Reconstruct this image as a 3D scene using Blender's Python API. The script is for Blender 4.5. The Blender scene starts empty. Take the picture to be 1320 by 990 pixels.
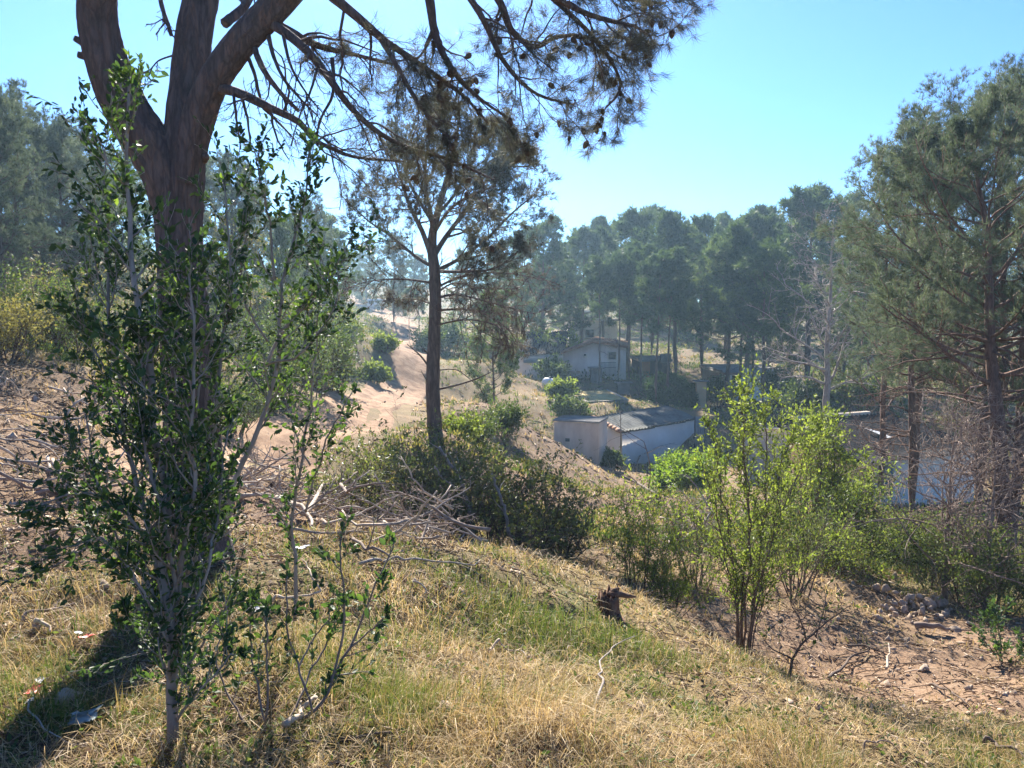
import bpy, math
import numpy as np
from mathutils import Vector

# ------------------------------------------------------------------ camera, sky, sun, exposure
SC = bpy.context.scene
COL = SC.collection
EZ, FPX, PITCH = 1.6, 1016.0, math.atan(95 / 1016.0)     # eye height, focal length in photo pixels, downward pitch
cam = bpy.data.cameras.new('camera')
cam.sensor_fit = 'HORIZONTAL'
cam.angle = 2 * math.atan(660 / FPX)
cam.clip_start, cam.clip_end = 0.05, 3000
cam_ob = bpy.data.objects.new('camera', cam)
cam_ob.location = (0, 0, EZ)
cam_ob.rotation_euler = (math.pi / 2 - PITCH, 0, 0)
COL.objects.link(cam_ob)
SC.camera = cam_ob

SUN_EL, SUN_AZ = math.radians(33), math.radians(-9)        # azimuth from straight ahead, positive to the right
world = bpy.data.worlds.new('World')
SC.world = world
world.use_nodes = True
wn = world.node_tree
sky = wn.nodes.new('ShaderNodeTexSky')
sky.sky_type = 'NISHITA'
sky.sun_disc = False
sky.sun_elevation = SUN_EL
sky.sun_rotation = SUN_AZ
sky.altitude = 100
sky.air_density = 1.0
sky.dust_density = 0.25
sky.ozone_density = 4.0
bg = wn.nodes['Background']
bg.inputs['Strength'].default_value = 0.06
tint = wn.nodes.new('ShaderNodeMix'); tint.data_type = 'RGBA'; tint.blend_type = 'MULTIPLY'; tint.inputs[0].default_value = 1.0
tint.inputs[7].default_value = (0.41, 0.68, 1.04, 1)                       # the clear winter sky is cyan rather than violet blue
wn.links.new(sky.outputs[0], tint.inputs[6]); wn.links.new(tint.outputs[2], bg.inputs[0])

sl = bpy.data.lights.new('sun', 'SUN')
sl.energy = 5.0
sl.angle = math.radians(0.55)
sl.color = (1.0, 0.93, 0.82)
so = bpy.data.objects.new('sun', sl)
sv = Vector((math.sin(SUN_AZ) * math.cos(SUN_EL), math.cos(SUN_AZ) * math.cos(SUN_EL), math.sin(SUN_EL)))
so.rotation_euler = sv.to_track_quat('Z', 'Y').to_euler()
so.location = (-20, 40, 60)
COL.objects.link(so)

SC.view_settings.view_transform = 'Standard'
SC.view_settings.look = 'None'
SC.view_settings.gamma = 1.0
SC.view_settings.use_curve_mapping = False
SC.view_settings.exposure = 1.85
SC.cycles.max_bounces = 7
SC.cycles.diffuse_bounces = 4
SC.cycles.transmission_bounces = 4
SC.cycles.volume_bounces = 0
SC.cycles.use_denoising = True

# ------------------------------------------------------------------ helpers
CP, SP = math.cos(PITCH), math.sin(PITCH)

def W(px, py, D):
    """A point seen at photo pixel (px, py) that stands D metres ahead of the viewer."""
    a, b = (px - 660) / FPX, (495 - py) / FPX
    t = D / (CP + b * SP)
    return np.array([a * t, D, EZ + t * (-SP + b * CP)])

def nrm(v):
    return v / np.maximum(np.linalg.norm(v, axis=-1, keepdims=True), 1e-9)

_lat = np.random.default_rng(7).random((256, 256))
def vnoise(x, y, seed=0):
    x = np.asarray(x, float) + seed * 17.31; y = np.asarray(y, float) + seed * 9.77
    xi, yi = np.floor(x).astype(int), np.floor(y).astype(int)
    fx, fy = x - xi, y - yi
    fx = fx * fx * (3 - 2 * fx); fy = fy * fy * (3 - 2 * fy)
    g = lambda i, j: _lat[(xi + i) & 255, (yi + j) & 255]
    return (g(0, 0) * (1 - fx) + g(1, 0) * fx) * (1 - fy) + (g(0, 1) * (1 - fx) + g(1, 1) * fx) * fy
def fbm(x, y, oct=4, seed=0):
    s, a, f = 0, 0.5, 1.0
    for k in range(oct):
        s = s + a * (vnoise(x * f, y * f, seed + k) - 0.5); a *= 0.5; f *= 2.03
    return s * 2
def sstep(a, b, x):
    t = np.clip((x - a) / (b - a), 0, 1); return t * t * (3 - 2 * t)

class MB:
    """Collects faces and links them as one mesh object."""
    def __init__(s):
        s.v, s.f, s.t, s.n = [], {3: [], 4: []}, [], 0
    def add(s, v, f, tone=0.5):
        v = np.asarray(v, float).reshape(-1, 3); f = np.asarray(f, int)
        s.v.append(v); s.f[f.shape[1]].append(f + s.n)
        s.t.append(np.broadcast_to(np.asarray(tone, float), (len(v),)).copy())
        s.n += len(v)
    def add2(s, v, q, t, tone=0.5):
        n0 = s.n; s.add(v, q, tone); s.f[3].append(np.asarray(t, int) + n0)
    def tubes(s, P, R, S=5, tone=0.5, rough=0.0, rng=None, rmod=None):
        P = np.asarray(P, float); R = np.asarray(R, float)
        if P.ndim == 2: P = P[None]; R = R[None]
        M, N, _ = P.shape
        if M == 0: return
        T = nrm(np.gradient(P, axis=1))
        av = nrm(P[:, -1] - P[:, 0])
        ref = np.where(np.abs(av[:, 2:3]) > 0.75, np.array([[1.0, 0.13, 0]]), np.array([[0.1, 0, 1.0]]))[:, None]
        U = nrm(ref - (ref * T).sum(-1, keepdims=True) * T); Vv = np.cross(T, U)
        an = np.arange(S) * 2 * math.pi / S
        rr = R[:, :, None, None]
        if rough and rng is not None: rr = rr * (1 + rough * rng.standard_normal((M, N, S, 1)))
        if rmod is not None: rr = rr * rmod[..., None]
        ring = P[:, :, None] + rr * (np.cos(an)[:, None] * U[:, :, None] + np.sin(an)[:, None] * Vv[:, :, None])
        V = np.concatenate([ring.reshape(M, N * S, 3), P[:, :1] , P[:, -1:]], 1)
        i, j = np.meshgrid(np.arange(N - 1), np.arange(S), indexing='ij')
        q = np.stack([i * S + j, i * S + (j + 1) % S, (i + 1) * S + (j + 1) % S, (i + 1) * S + j], -1).reshape(-1, 4)
        k = np.arange(S)
        t0 = np.stack([(k + 1) % S, k, np.full(S, N * S)], -1)
        t1 = np.stack([(N - 1) * S + k, (N - 1) * S + (k + 1) % S, np.full(S, N * S + 1)], -1)
        off = (np.arange(M) * (N * S + 2))[:, None, None]
        tn = np.repeat(np.broadcast_to(np.asarray(tone, float).reshape(-1), (M,)) if np.ndim(tone) else np.full(M, tone), N * S + 2)
        s.add2(V.reshape(-1, 3), (q[None] + off).reshape(-1, 4), (np.concatenate([t0, t1])[None] + off).reshape(-1, 3), tn)
    def box(s, c, d, X=(1, 0, 0), Y=(0, 1, 0), Z=(0, 0, 1), bev=0.0, tone=0.5):
        """Box with centre c and full sizes d in the frame X, Y, Z; edges chamfered by bev."""
        c = np.asarray(c, float); h = np.asarray(d, float) / 2; A = np.stack([np.asarray(X, float), np.asarray(Y, float), np.asarray(Z, float)])
        if bev <= 0:
            v = np.array([[x, y, z] for x in (-1, 1) for y in (-1, 1) for z in (-1, 1)]) * h
            s.add(c + v @ A, [[0, 1, 3, 2], [4, 6, 7, 5], [0, 4, 5, 1], [2, 3, 7, 6], [0, 2, 6, 4], [1, 5, 7, 3]], tone)
        else:
            v = []; idx = {}
            for x in (-1, 1):
                for y in (-1, 1):
                    for z in (-1, 1):
                        for ax in range(3):
                            p = np.array([x, y, z]) * h
                            q = p - np.array([x, y, z]) * bev; q[ax] = p[ax]
                            idx[(x, y, z, ax)] = len(v); v.append(q)
            Q, T = [], []
            for ax in range(3):
                o = [a for a in range(3) if a != ax]
                for sg in (-1, 1):
                    f = []
                    for a, b in ((-1, -1), (1, -1), (1, 1), (-1, 1)):
                        k = [0, 0, 0]; k[ax] = sg; k[o[0]] = a; k[o[1]] = b; f.append(idx[(*k, ax)])
                    if sg * (1 if ax != 1 else -1) < 0: f = f[::-1]
                    Q.append(f)
            for ax in range(3):
                o = [a for a in range(3) if a != ax]
                for a in (-1, 1):
                    for b in (-1, 1):
                        k0 = [0, 0, 0]; k1 = [0, 0, 0]; k0[ax] = -1; k1[ax] = 1
                        for k in (k0, k1): k[o[0]] = a; k[o[1]] = b
                        Q.append([idx[(*k0, o[0])], idx[(*k1, o[0])], idx[(*k1, o[1])], idx[(*k0, o[1])]])
            for x in (-1, 1):
                for y in (-1, 1):
                    for z in (-1, 1): T.append([idx[(x, y, z, a)] for a in range(3)])
            s.add2(c + np.array(v) @ A, Q, T, tone)
    def slab(s, corners, down, tone=0.5):
        """A four-cornered plate given by its top corners, extruded by the vector down."""
        p = np.asarray(corners, float); d = np.asarray(down, float)
        s.add(np.concatenate([p, p + d]), [[0, 1, 2, 3], [7, 6, 5, 4], [0, 4, 5, 1], [1, 5, 6, 2], [2, 6, 7, 3], [3, 7, 4, 0]], tone)
    def build(s, name, mat, parent=None, smooth=False, origin=None):
        me = bpy.data.meshes.new(name)
        V = np.concatenate(s.v) if s.v else np.zeros((0, 3))
        if origin is not None: V = V - np.asarray(origin, float)
        F3 = np.concatenate(s.f[3]) if s.f[3] else np.zeros((0, 3), int)
        F4 = np.concatenate(s.f[4]) if s.f[4] else np.zeros((0, 4), int)
        me.vertices.add(len(V)); me.vertices.foreach_set('co', V.astype(np.float32).ravel())
        nl = F3.size + F4.size; me.loops.add(nl)
        me.loops.foreach_set('vertex_index', np.concatenate([F4.ravel(), F3.ravel()]).astype(np.int32))
        ls = np.concatenate([np.arange(len(F4)) * 4, F4.size + np.arange(len(F3)) * 3]).astype(np.int32)
        me.polygons.add(len(ls)); me.polygons.foreach_set('loop_start', ls)
        if smooth: me.polygons.foreach_set('use_smooth', np.ones(len(ls), bool))
        at = me.attributes.new('tone', 'FLOAT', 'POINT'); at.data.foreach_set('value', np.concatenate(s.t).astype(np.float32))
        me.update(calc_edges=True); me.validate()
        me.materials.append(mat)
        o = bpy.data.objects.new(name, me); COL.objects.link(o)
        if origin is not None and parent is None: o.location = origin
        if parent is not None: o.parent = parent
        return o

def tag(o, label, cat, group=None, kind=None):
    if label: o['label'] = label
    if cat: o['category'] = cat
    if group: o['group'] = group
    if kind: o['kind'] = kind
    return o
def thing(name, label, cat, loc=(0, 0, 0), rz=0.0, sc=1.0, group=None):
    o = bpy.data.objects.new(name, None); COL.objects.link(o)
    o.location = tuple(float(c) for c in loc); o.rotation_euler = (0, 0, rz)
    o.scale = (sc,) * 3 if np.isscalar(sc) else sc
    o.empty_display_size = 0.2
    return tag(o, label, cat, group)
def kids(o):
    return [c for c in COL.objects if c.parent == o]
def dup(src, label, loc, rz=0.0, sc=1.0, group=None):
    r = src.copy(); COL.objects.link(r)
    r.location = tuple(float(c) for c in loc); r.rotation_euler = (0, 0, rz)
    r.scale = (sc,) * 3 if np.isscalar(sc) else sc
    r['label'] = label
    if group: r['group'] = group
    for ch in kids(src):
        c = ch.copy(); COL.objects.link(c); c.parent = r
        for g in kids(ch):
            d = g.copy(); COL.objects.link(d); d.parent = c
    return r

# ------------------------------------------------------------------ materials
def mat(name):
    m = bpy.data.materials.new(name); m.use_nodes = True
    nt = m.node_tree; b = nt.nodes['Principled BSDF']
    b.inputs['Specular IOR Level'].default_value = 0.25
    return m, nt, b
def ramp(nt, cols, fac):
    r = nt.nodes.new('ShaderNodeValToRGB'); e = r.color_ramp.elements
    while len(e) < len(cols): e.new(0.5)
    for k, (p, c) in enumerate(cols): e[k].position = p; e[k].color = (*c, 1)
    nt.links.new(fac, r.inputs[0]); return r.outputs[0]
def noise(nt, scale, detail=4, rough=0.6, vec=None, dist=0.0):
    n = nt.nodes.new('ShaderNodeTexNoise'); n.inputs['Scale'].default_value = scale
    n.inputs['Detail'].default_value = detail; n.inputs['Roughness'].default_value = rough; n.inputs['Distortion'].default_value = dist
    if vec is not None: nt.links.new(vec, n.inputs['Vector'])
    return n.outputs['Fac']
def objvec(nt, scale=(1, 1, 1)):
    t = nt.nodes.new('ShaderNodeTexCoord'); m = nt.nodes.new('ShaderNodeMapping'); m.inputs['Scale'].default_value = scale
    nt.links.new(t.outputs['Object'], m.inputs['Vector']); return m.outputs[0]
def mixc(nt, a, b, fac, mode='MIX'):
    m = nt.nodes.new('ShaderNodeMix'); m.data_type = 'RGBA'; m.blend_type = mode
    for s_, x in ((m.inputs[6], a), (m.inputs[7], b)):
        if isinstance(x, tuple): s_.default_value = (*x, 1)
        else: nt.links.new(x, s_)
    if isinstance(fac, (int, float)): m.inputs[0].default_value = fac
    else: nt.links.new(fac, m.inputs[0])
    return m.outputs[2]
def bump(nt, b, h, strength, dist=0.02):
    n = nt.nodes.new('ShaderNodeBump'); n.inputs['Strength'].default_value = strength; n.inputs['Distance'].default_value = dist
    nt.links.new(h, n.inputs['Height']); nt.links.new(n.outputs[0], b.inputs['Normal'])
def tone_attr(nt, name='tone'):
    a = nt.nodes.new('ShaderNodeAttribute'); a.attribute_name = name; return a
def foliage(name, cols, transl=0.35, rough=0.6, spec=0.12, tcol=(1.25, 1.35, 0.6)):
    m, nt, b = mat(name)
    c = ramp(nt, cols, tone_attr(nt).outputs['Fac'])
    nt.links.new(c, b.inputs['Base Color']); b.inputs['Roughness'].default_value = rough; b.inputs['Specular IOR Level'].default_value = spec
    tr = nt.nodes.new('ShaderNodeBsdfTranslucent'); nt.links.new(mixc(nt, c, tcol, 1.0, 'MULTIPLY'), tr.inputs['Color'])
    mx = nt.nodes.new('ShaderNodeMixShader'); mx.inputs[0].default_value = transl
    nt.links.new(b.outputs[0], mx.inputs[1]); nt.links.new(tr.outputs[0], mx.inputs[2])
    nt.links.new(mx.outputs[0], nt.nodes['Material Output'].inputs[0]); return m
def bark(name, c1, c2, c3, sc=1.0, bs=0.6):
    m, nt, b = mat(name)
    v = objvec(nt, (17 * sc, 17 * sc, 3.4 * sc))
    vo = nt.nodes.new('ShaderNodeTexVoronoi'); vo.feature = 'DISTANCE_TO_EDGE'; vo.inputs['Scale'].default_value = 1.6
    n1 = noise(nt, 1.1, 8, 0.75, v, 0.8)
    va = nt.nodes.new('ShaderNodeVectorMath'); va.operation = 'MULTIPLY_ADD'
    nt.links.new(v, va.inputs[0]); va.inputs[1].default_value = (0.8, 0.8, 0.8)
    nn = nt.nodes.new('ShaderNodeTexNoise'); nn.inputs['Scale'].default_value = 1.5; nt.links.new(v, nn.inputs['Vector'])
    nt.links.new(nn.outputs['Color'], va.inputs[2]); nt.links.new(va.outputs[0], vo.inputs['Vector'])
    cr = ramp(nt, [(0.0, (0.42,) * 3), (0.2, (0.8,) * 3), (0.5, (1.0,) * 3)], vo.outputs['Distance'])
    c = ramp(nt, [(0.3, c1), (0.5, c2), (0.72, c3)], n1)
    c = mixc(nt, c, cr, 0.7, 'MULTIPLY')
    nt.links.new(c, b.inputs['Base Color']); b.inputs['Roughness'].default_value = 0.9
    h = mixc(nt, cr, n1, 0.6); bump(nt, b, h, bs, 0.03 / sc); return m
def plain(name, c1, c2, scale=3.0, rough=0.85, bs=0.2, metal=0.0, stretch=(1, 1, 1), spec=0.25, detail=5):
    m, nt, b = mat(name)
    n = noise(nt, scale, detail, 0.65, objvec(nt, stretch))
    nt.links.new(ramp(nt, [(0.32, c1), (0.68, c2)], n), b.inputs['Base Color'])
    b.inputs['Roughness'].default_value = rough; b.inputs['Metallic'].default_value = metal; b.inputs['Specular IOR Level'].default_value = spec
    if bs: bump(nt, b, n, bs, 0.02)
    return m

M = {}
M['pine_bark'] = bark('pine_bark', (0.085, 0.068, 0.066), (0.145, 0.112, 0.104), (0.27, 0.155, 0.11), 1.0, 0.8)
M['far_bark'] = bark('far_bark', (0.09, 0.065, 0.05), (0.16, 0.115, 0.09), (0.24, 0.17, 0.12), 0.5, 0.6)
M['red_bark'] = bark('red_bark', (0.11, 0.07, 0.055), (0.19, 0.115, 0.085), (0.29, 0.16, 0.105), 0.7, 0.7)
M['grey_bark'] = plain('grey_bark', (0.17, 0.135, 0.11), (0.36, 0.31, 0.27), 14, 0.85, 0.3, stretch=(1, 1, 0.3))
M['dead_twig'] = plain('dead_twig', (0.15, 0.105, 0.085), (0.31, 0.24, 0.19), 8, 0.9, 0.0)
M['dark_twig'] = plain('dark_twig', (0.07, 0.05, 0.04), (0.15, 0.11, 0.085), 8, 0.9, 0.0)
M['bleached'] = plain('bleached', (0.30, 0.22, 0.15), (0.56, 0.46, 0.36), 9, 0.8, 0.25, stretch=(1, 1, 1))
M['cone'] = plain('cone', (0.05, 0.033, 0.024), (0.14, 0.09, 0.06), 60, 0.8, 0.4)
M['hero_needle'] = foliage('hero_needle', [(0.0, (0.058, 0.06, 0.05)), (0.5, (0.10, 0.105, 0.078)), (1.0, (0.18, 0.155, 0.115))], 0.3, 0.6, 0.12, (1.1, 1.1, 0.85))
M['needle'] = foliage('needle', [(0.0, (0.058, 0.075, 0.054)), (0.5, (0.10, 0.122, 0.083)), (1.0, (0.185, 0.20, 0.135))], 0.38, 0.6, 0.12, (1.1, 1.2, 0.85))
M['needle_far'] = foliage('needle_far', [(0.0, (0.036, 0.060, 0.042)), (0.5, (0.072, 0.108, 0.064)), (1.0, (0.16, 0.195, 0.10))], 0.38, 0.55)
M['needle_pale'] = foliage('needle_pale', [(0.0, (0.045, 0.07, 0.035)), (0.5, (0.09, 0.13, 0.055)), (1.0, (0.17, 0.21, 0.085))], 0.35, 0.5)
M['dark_leaf'] = foliage('dark_leaf', [(0.0, (0.035, 0.06, 0.03)), (0.5, (0.06, 0.105, 0.045)), (0.82, (0.11, 0.17, 0.05)), (1.0, (0.21, 0.29, 0.07))], 0.36, 0.55, 0.22)
M['mastic'] = foliage('mastic', [(0.0, (0.07, 0.075, 0.04)), (0.45, (0.115, 0.13, 0.055)), (0.8, (0.20, 0.215, 0.075)), (1.0, (0.28, 0.19, 0.11))], 0.44, 0.45, 0.35)
M['lime'] = foliage('lime', [(0.0, (0.10, 0.13, 0.04)), (0.5, (0.18, 0.22, 0.06)), (1.0, (0.33, 0.36, 0.10))], 0.5, 0.5)
M['vivid'] = foliage('vivid', [(0.0, (0.09, 0.145, 0.025)), (0.5, (0.17, 0.25, 0.035)), (1.0, (0.32, 0.40, 0.06))], 0.45, 0.5)
M['feathery'] = foliage('feathery', [(0.0, (0.13, 0.165, 0.04)), (0.5, (0.22, 0.27, 0.06)), (1.0, (0.36, 0.40, 0.10))], 0.6, 0.6)
M['olive'] = foliage('olive', [(0.0, (0.055, 0.08, 0.03)), (0.5, (0.10, 0.14, 0.05)), (1.0, (0.22, 0.23, 0.09))], 0.38, 0.55)
M['drybush'] = foliage('drybush', [(0.0, (0.15, 0.13, 0.06)), (0.5, (0.26, 0.22, 0.09)), (1.0, (0.40, 0.34, 0.14))], 0.35, 0.7)
M['grass'] = foliage('grass', [(0.0, (0.075, 0.125, 0.025)), (0.25, (0.16, 0.21, 0.045)), (0.42, (0.27, 0.23, 0.085)), (0.56, (0.38, 0.265, 0.125)), (0.8, (0.50, 0.365, 0.20)), (1.0, (0.62, 0.50, 0.32))], 0.38, 0.6, 0.2, (1.1, 1.05, 0.8))
M['litter'] = foliage('litter', [(0.0, (0.08, 0.055, 0.04)), (0.45, (0.20, 0.13, 0.085)), (0.8, (0.35, 0.25, 0.17)), (1.0, (0.55, 0.45, 0.35))], 0.1, 0.85, 0.15, (1, 1, 1))
M['stone'] = plain('stone', (0.24, 0.17, 0.12), (0.48, 0.38, 0.29), 9, 0.9, 0.5)
M['white_wall'] = plain('white_wall', (0.78, 0.70, 0.58), (0.92, 0.86, 0.75), 0.9, 0.9, 0.1, detail=8)
M['dirty_wall'] = plain('dirty_wall', (0.52, 0.46, 0.39), (0.84, 0.79, 0.71), 0.6, 0.9, 0.15, detail=9, stretch=(1, 1, 0.4))
M['beige_wall'] = plain('beige_wall', (0.52, 0.39, 0.27), (0.76, 0.62, 0.46), 1.4, 0.92, 0.3, detail=9, stretch=(1, 1, 0.35))
M['concrete'] = plain('concrete', (0.17, 0.155, 0.135), (0.33, 0.30, 0.26), 1.6, 0.92, 0.25, detail=8)
M['ochre'] = plain('ochre', (0.48, 0.34, 0.13), (0.72, 0.54, 0.24), 0.8, 0.95, 0.2, detail=8)
M['orange_wall'] = plain('orange_wall', (0.55, 0.33, 0.17), (0.70, 0.45, 0.25), 1.2, 0.9, 0.1)
M['terracotta'] = plain('terracotta', (0.20, 0.11, 0.075), (0.38, 0.22, 0.14), 2.6, 0.9, 0.3, detail=8)
M['sheet'] = plain('sheet', (0.075, 0.078, 0.074), (0.18, 0.178, 0.165), 1.3, 0.9, 0.1, detail=8, spec=0.02)
M['dark_sheet'] = plain('dark_sheet', (0.012, 0.012, 0.015), (0.04, 0.038, 0.04), 1.5, 0.9, 0.1, detail=7, spec=0.02)
M['dark_paint'] = plain('dark_paint', (0.03, 0.03, 0.032), (0.06, 0.06, 0.06), 4, 0.5, 0.0)
M['glass'] = plain('glass', (0.02, 0.025, 0.03), (0.04, 0.045, 0.05), 2, 0.12, 0.0, spec=0.6)
M['gate_blue'] = plain('gate_blue', (0.12, 0.16, 0.19), (0.20, 0.25, 0.28), 3, 0.6, 0.05)
M['orange_paint'] = plain('orange_paint', (0.42, 0.17, 0.06), (0.55, 0.24, 0.09), 3, 0.7, 0.05)
M['wood'] = plain('wood', (0.22, 0.15, 0.10), (0.40, 0.29, 0.20), 5, 0.85, 0.2, stretch=(0.2, 1, 1))
M['rot'] = plain('rot', (0.05, 0.03, 0.022), (0.20, 0.115, 0.075), 9, 0.95, 0.8, stretch=(1, 1, 0.3), detail=8)
M['van_white'] = plain('van_white', (0.74, 0.75, 0.76), (0.82, 0.82, 0.82), 2, 0.3, 0.0, spec=0.5)
M['tyre'] = plain('tyre', (0.02, 0.02, 0.02), (0.035, 0.035, 0.035), 9, 0.8, 0.0)
M['tank'] = plain('tank', (0.68, 0.68, 0.66), (0.80, 0.80, 0.78), 2, 0.4, 0.0, spec=0.5)
M['red_plastic'] = plain('red_plastic', (0.50, 0.06, 0.03), (0.62, 0.10, 0.05), 4, 0.4, 0.0, spec=0.5)
M['white_plastic'] = plain('white_plastic', (0.42, 0.42, 0.42), (0.56, 0.56, 0.55), 8, 0.5, 0.1, spec=0.5)
M['grey_plastic'] = plain('grey_plastic', (0.10, 0.13, 0.12), (0.17, 0.20, 0.19), 5, 0.4, 0.1, spec=0.5)

# ------------------------------------------------------------------ terrain
_cp = [  # photo pixel x, y and distance of points on the ground
    (660, 990, 2.75), (400, 990, 2.65), (150, 990, 2.6), (0, 990, 2.5), (900, 990, 3.3), (1150, 990, 4.0), (1320, 985, 4.9),
    (660, 900, 3.6), (660, 800, 5.2), (600, 700, 7.2), (780, 785, 6.3), (880, 810, 6.8), (950, 862, 6.6), (1080, 925, 5.6), (1320, 955, 5.4),
    (1180, 840, 9.2), (1300, 850, 9.3), (1150, 775, 11.5), (1250, 790, 12.0), (1100, 800, 10.5), (1300, 740, 15), (1200, 720, 16), (1020, 860, 8.6),
    (1150, 662, 26), (1200, 650, 28), (1300, 650, 27), (1000, 640, 25), (1050, 700, 17),
    (835, 610, 40), (870, 600, 44), (745, 592, 38), (700, 562, 36), (640, 600, 22), (700, 650, 18), (800, 660, 20), (900, 660, 20), (760, 735, 11.5), (880, 745, 11),
    (520, 700, 10), (620, 700, 11), (680, 720, 10.5), (450, 650, 10), (558, 556, 20), (600, 570, 21), (640, 520, 33),
    (750, 628, 27), (785, 632, 28), (830, 640, 30), (760, 606, 33), (870, 628, 34), (700, 605, 27), (690, 502, 54), (650, 502, 50),
    (480, 428, 75), (482, 417, 95), (486, 411, 112), (468, 413, 100), (505, 445, 65),
    (350, 598, 16.5), (430, 562, 22), (490, 522, 34), (520, 492, 44), (535, 462, 56), (528, 440, 72), (515, 418, 95), (495, 407, 130), (600, 409, 105), (560, 440, 72),
    (640, 470, 55), (580, 480, 48),
    (665, 488, 62), (740, 490, 61), (808, 490, 62), (745, 520, 49), (805, 525, 50), (850, 505, 60), (900, 520, 58), (975, 518, 58), (1040, 525, 45), (1100, 560, 36),
    (470, 478, 42), (455, 440, 44), (430, 410, 52), (400, 440, 40), (380, 500, 27), (340, 540, 20), (300, 470, 26), (330, 400, 40), (300, 370, 55), (420, 385, 75),
    (250, 690, 4.9), (100, 770, 4.2), (0, 720, 4.6), (60, 640, 7.4), (0, 560, 9), (130, 600, 9), (20, 490, 12.5), (120, 480, 14), (0, 430, 18), (80, 420, 20), (40, 385, 32), (200, 560, 13), (380, 640, 9.2), (330, 690, 7),
]
_P = np.array([W(*c) for c in _cp] + [  # points outside the picture, as x, y, z
    (0, 0, 0.0), (-2, 0, 0.05), (2, 0, -0.25), (0, -6, 0.3), (-6, -6, 0.8), (6, -6, -1.0), (-5, 2, 0.35), (5, 2, -1.0), (8, 4, -2.0), (-9, 6, 1.0), (-14, 14, 2.0), (14, 10, -3.6),
    (-30, 20, 4.5), (-45, 45, 8.5), (-30, 60, 6.0), (-60, 90, 11), (-30, 110, 4.5), (0, 160, 1.5), (40, 110, -2.5), (30, 80, -4.2), (70, 90, -3.0), (40, 40, -5.6), (80, 40, -4.0), (25, 15, -5.6), (40, 5, -5.0),
    (-40, 0, 6), (-40, -20, 6), (40, -20, -4), (0, -25, 0.8), (120, 200, 2), (-120, 200, 14), (0, 340, 6), (200, 340, 6), (-200, 340, 14), (330, 200, 4), (330, 0, 2), (-330, 0, 14), (-330, 200, 14)])
_c2 = 2.0
def _phi(d2): return np.sqrt(d2 + _c2)
_A = _phi(((_P[:, None, :2] - _P[None, :, :2]) ** 2).sum(-1))
_n = len(_P)
_B = np.zeros((_n + 3, _n + 3)); _B[:_n, :_n] = _A - 0.04 * np.eye(_n); _B[:_n, _n] = 1
_B[:_n, _n + 1:] = _P[:, :2]; _B[_n:, :_n] = _B[:_n, _n:].T
_w = np.linalg.solve(_B, np.concatenate([_P[:, 2], np.zeros(3)]))
def h_base(x, y):
    x = np.asarray(x, float); y = np.asarray(y, float); out = np.full(x.shape, _w[_n]) + _w[_n + 1] * x + _w[_n + 2] * y
    for k in range(_n): out = out + _w[k] * _phi((x - _P[k, 0]) ** 2 + (y - _P[k, 1]) ** 2)
    return out

_GX, _GY, _AX, _AY, _YC = 720, 560, 2.6, 2.6, 4.0
_UX = math.asinh(240 / _AX); _V0, _V1 = math.asinh((-30 - _YC) / _AY), math.asinh((240 - _YC) / _AY)
_gx = _AX * np.sinh(np.linspace(-_UX, _UX, _GX)); _gy = _YC + _AY * np.sinh(np.linspace(_V0, _V1, _GY))
_X, _Y = np.meshgrid(_gx, _gy, indexing='ij')
_H = h_base(_X, _Y)

# the dirt track, as world points and half widths
_track = np.array([W(*c) for c in ((130, 668, 8.2), (240, 650, 11.0), (300, 622, 14.0), (350, 598, 16.5), (425, 562, 22), (490, 522, 34), (520, 492, 44), (535, 462, 56), (528, 440, 72), (517, 418, 95), (498, 407, 128), (480, 404, 150), (455, 402, 180))])
_tw = np.array([0.5, 1.1, 1.3, 1.5, 1.8, 1.9, 1.9, 1.9, 2.0, 2.4, 3.2, 3.4, 3.4])
def _spline(P, n):
    t = np.linspace(0, len(P) - 1, n); i = np.clip(t.astype(int), 0, len(P) - 2); u = (t - i)[:, None]
    g = lambda k: P[np.clip(k, 0, len(P) - 1)]
    a, b, c, d = g(i - 1), g(i), g(i + 1), g(i + 2)
    return 0.5 * (2 * b + (c - a) * u + (2 * a - 5 * b + 4 * c - d) * u ** 2 + (3 * b - a - 3 * c + d) * u ** 3)
_tc = _spline(np.c_[_track[:, :2], _tw], 160)
def track_dist(x, y):
    """Distance from the middle of the track divided by its half width."""
    x = np.asarray(x, float); y = np.asarray(y, float); d = np.full(x.shape, 99.0)
    for k in range(len(_tc)): d = np.minimum(d, np.hypot(x - _tc[k, 0], y - _tc[k, 1]) / _tc[k, 2])
    return d

_R = np.hypot(_X, _Y)
_near = 1 / (1 + (_R / 14) ** 2)
_td = track_dist(_X, _Y)
_soft = sstep(0.9, 2.0, _td)
_bump = fbm(_X * 0.35, _Y * 0.35, 3, 3) * 0.30 + fbm(_X * 1.3, _Y * 1.3, 4, 9) * 0.13 + np.abs(fbm(_X * 4.2, _Y * 4.2, 3, 21)) * 0.06 * (_R < 30)
_H = _H + _bump * (0.25 + 0.75 * _soft) * np.where(_R < 2.2, 0.4, 1)
_H = _H + (_R > 110) * sstep(110, 240, _R) * fbm(_X * 0.02, _Y * 0.02, 3, 5) * 6

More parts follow.
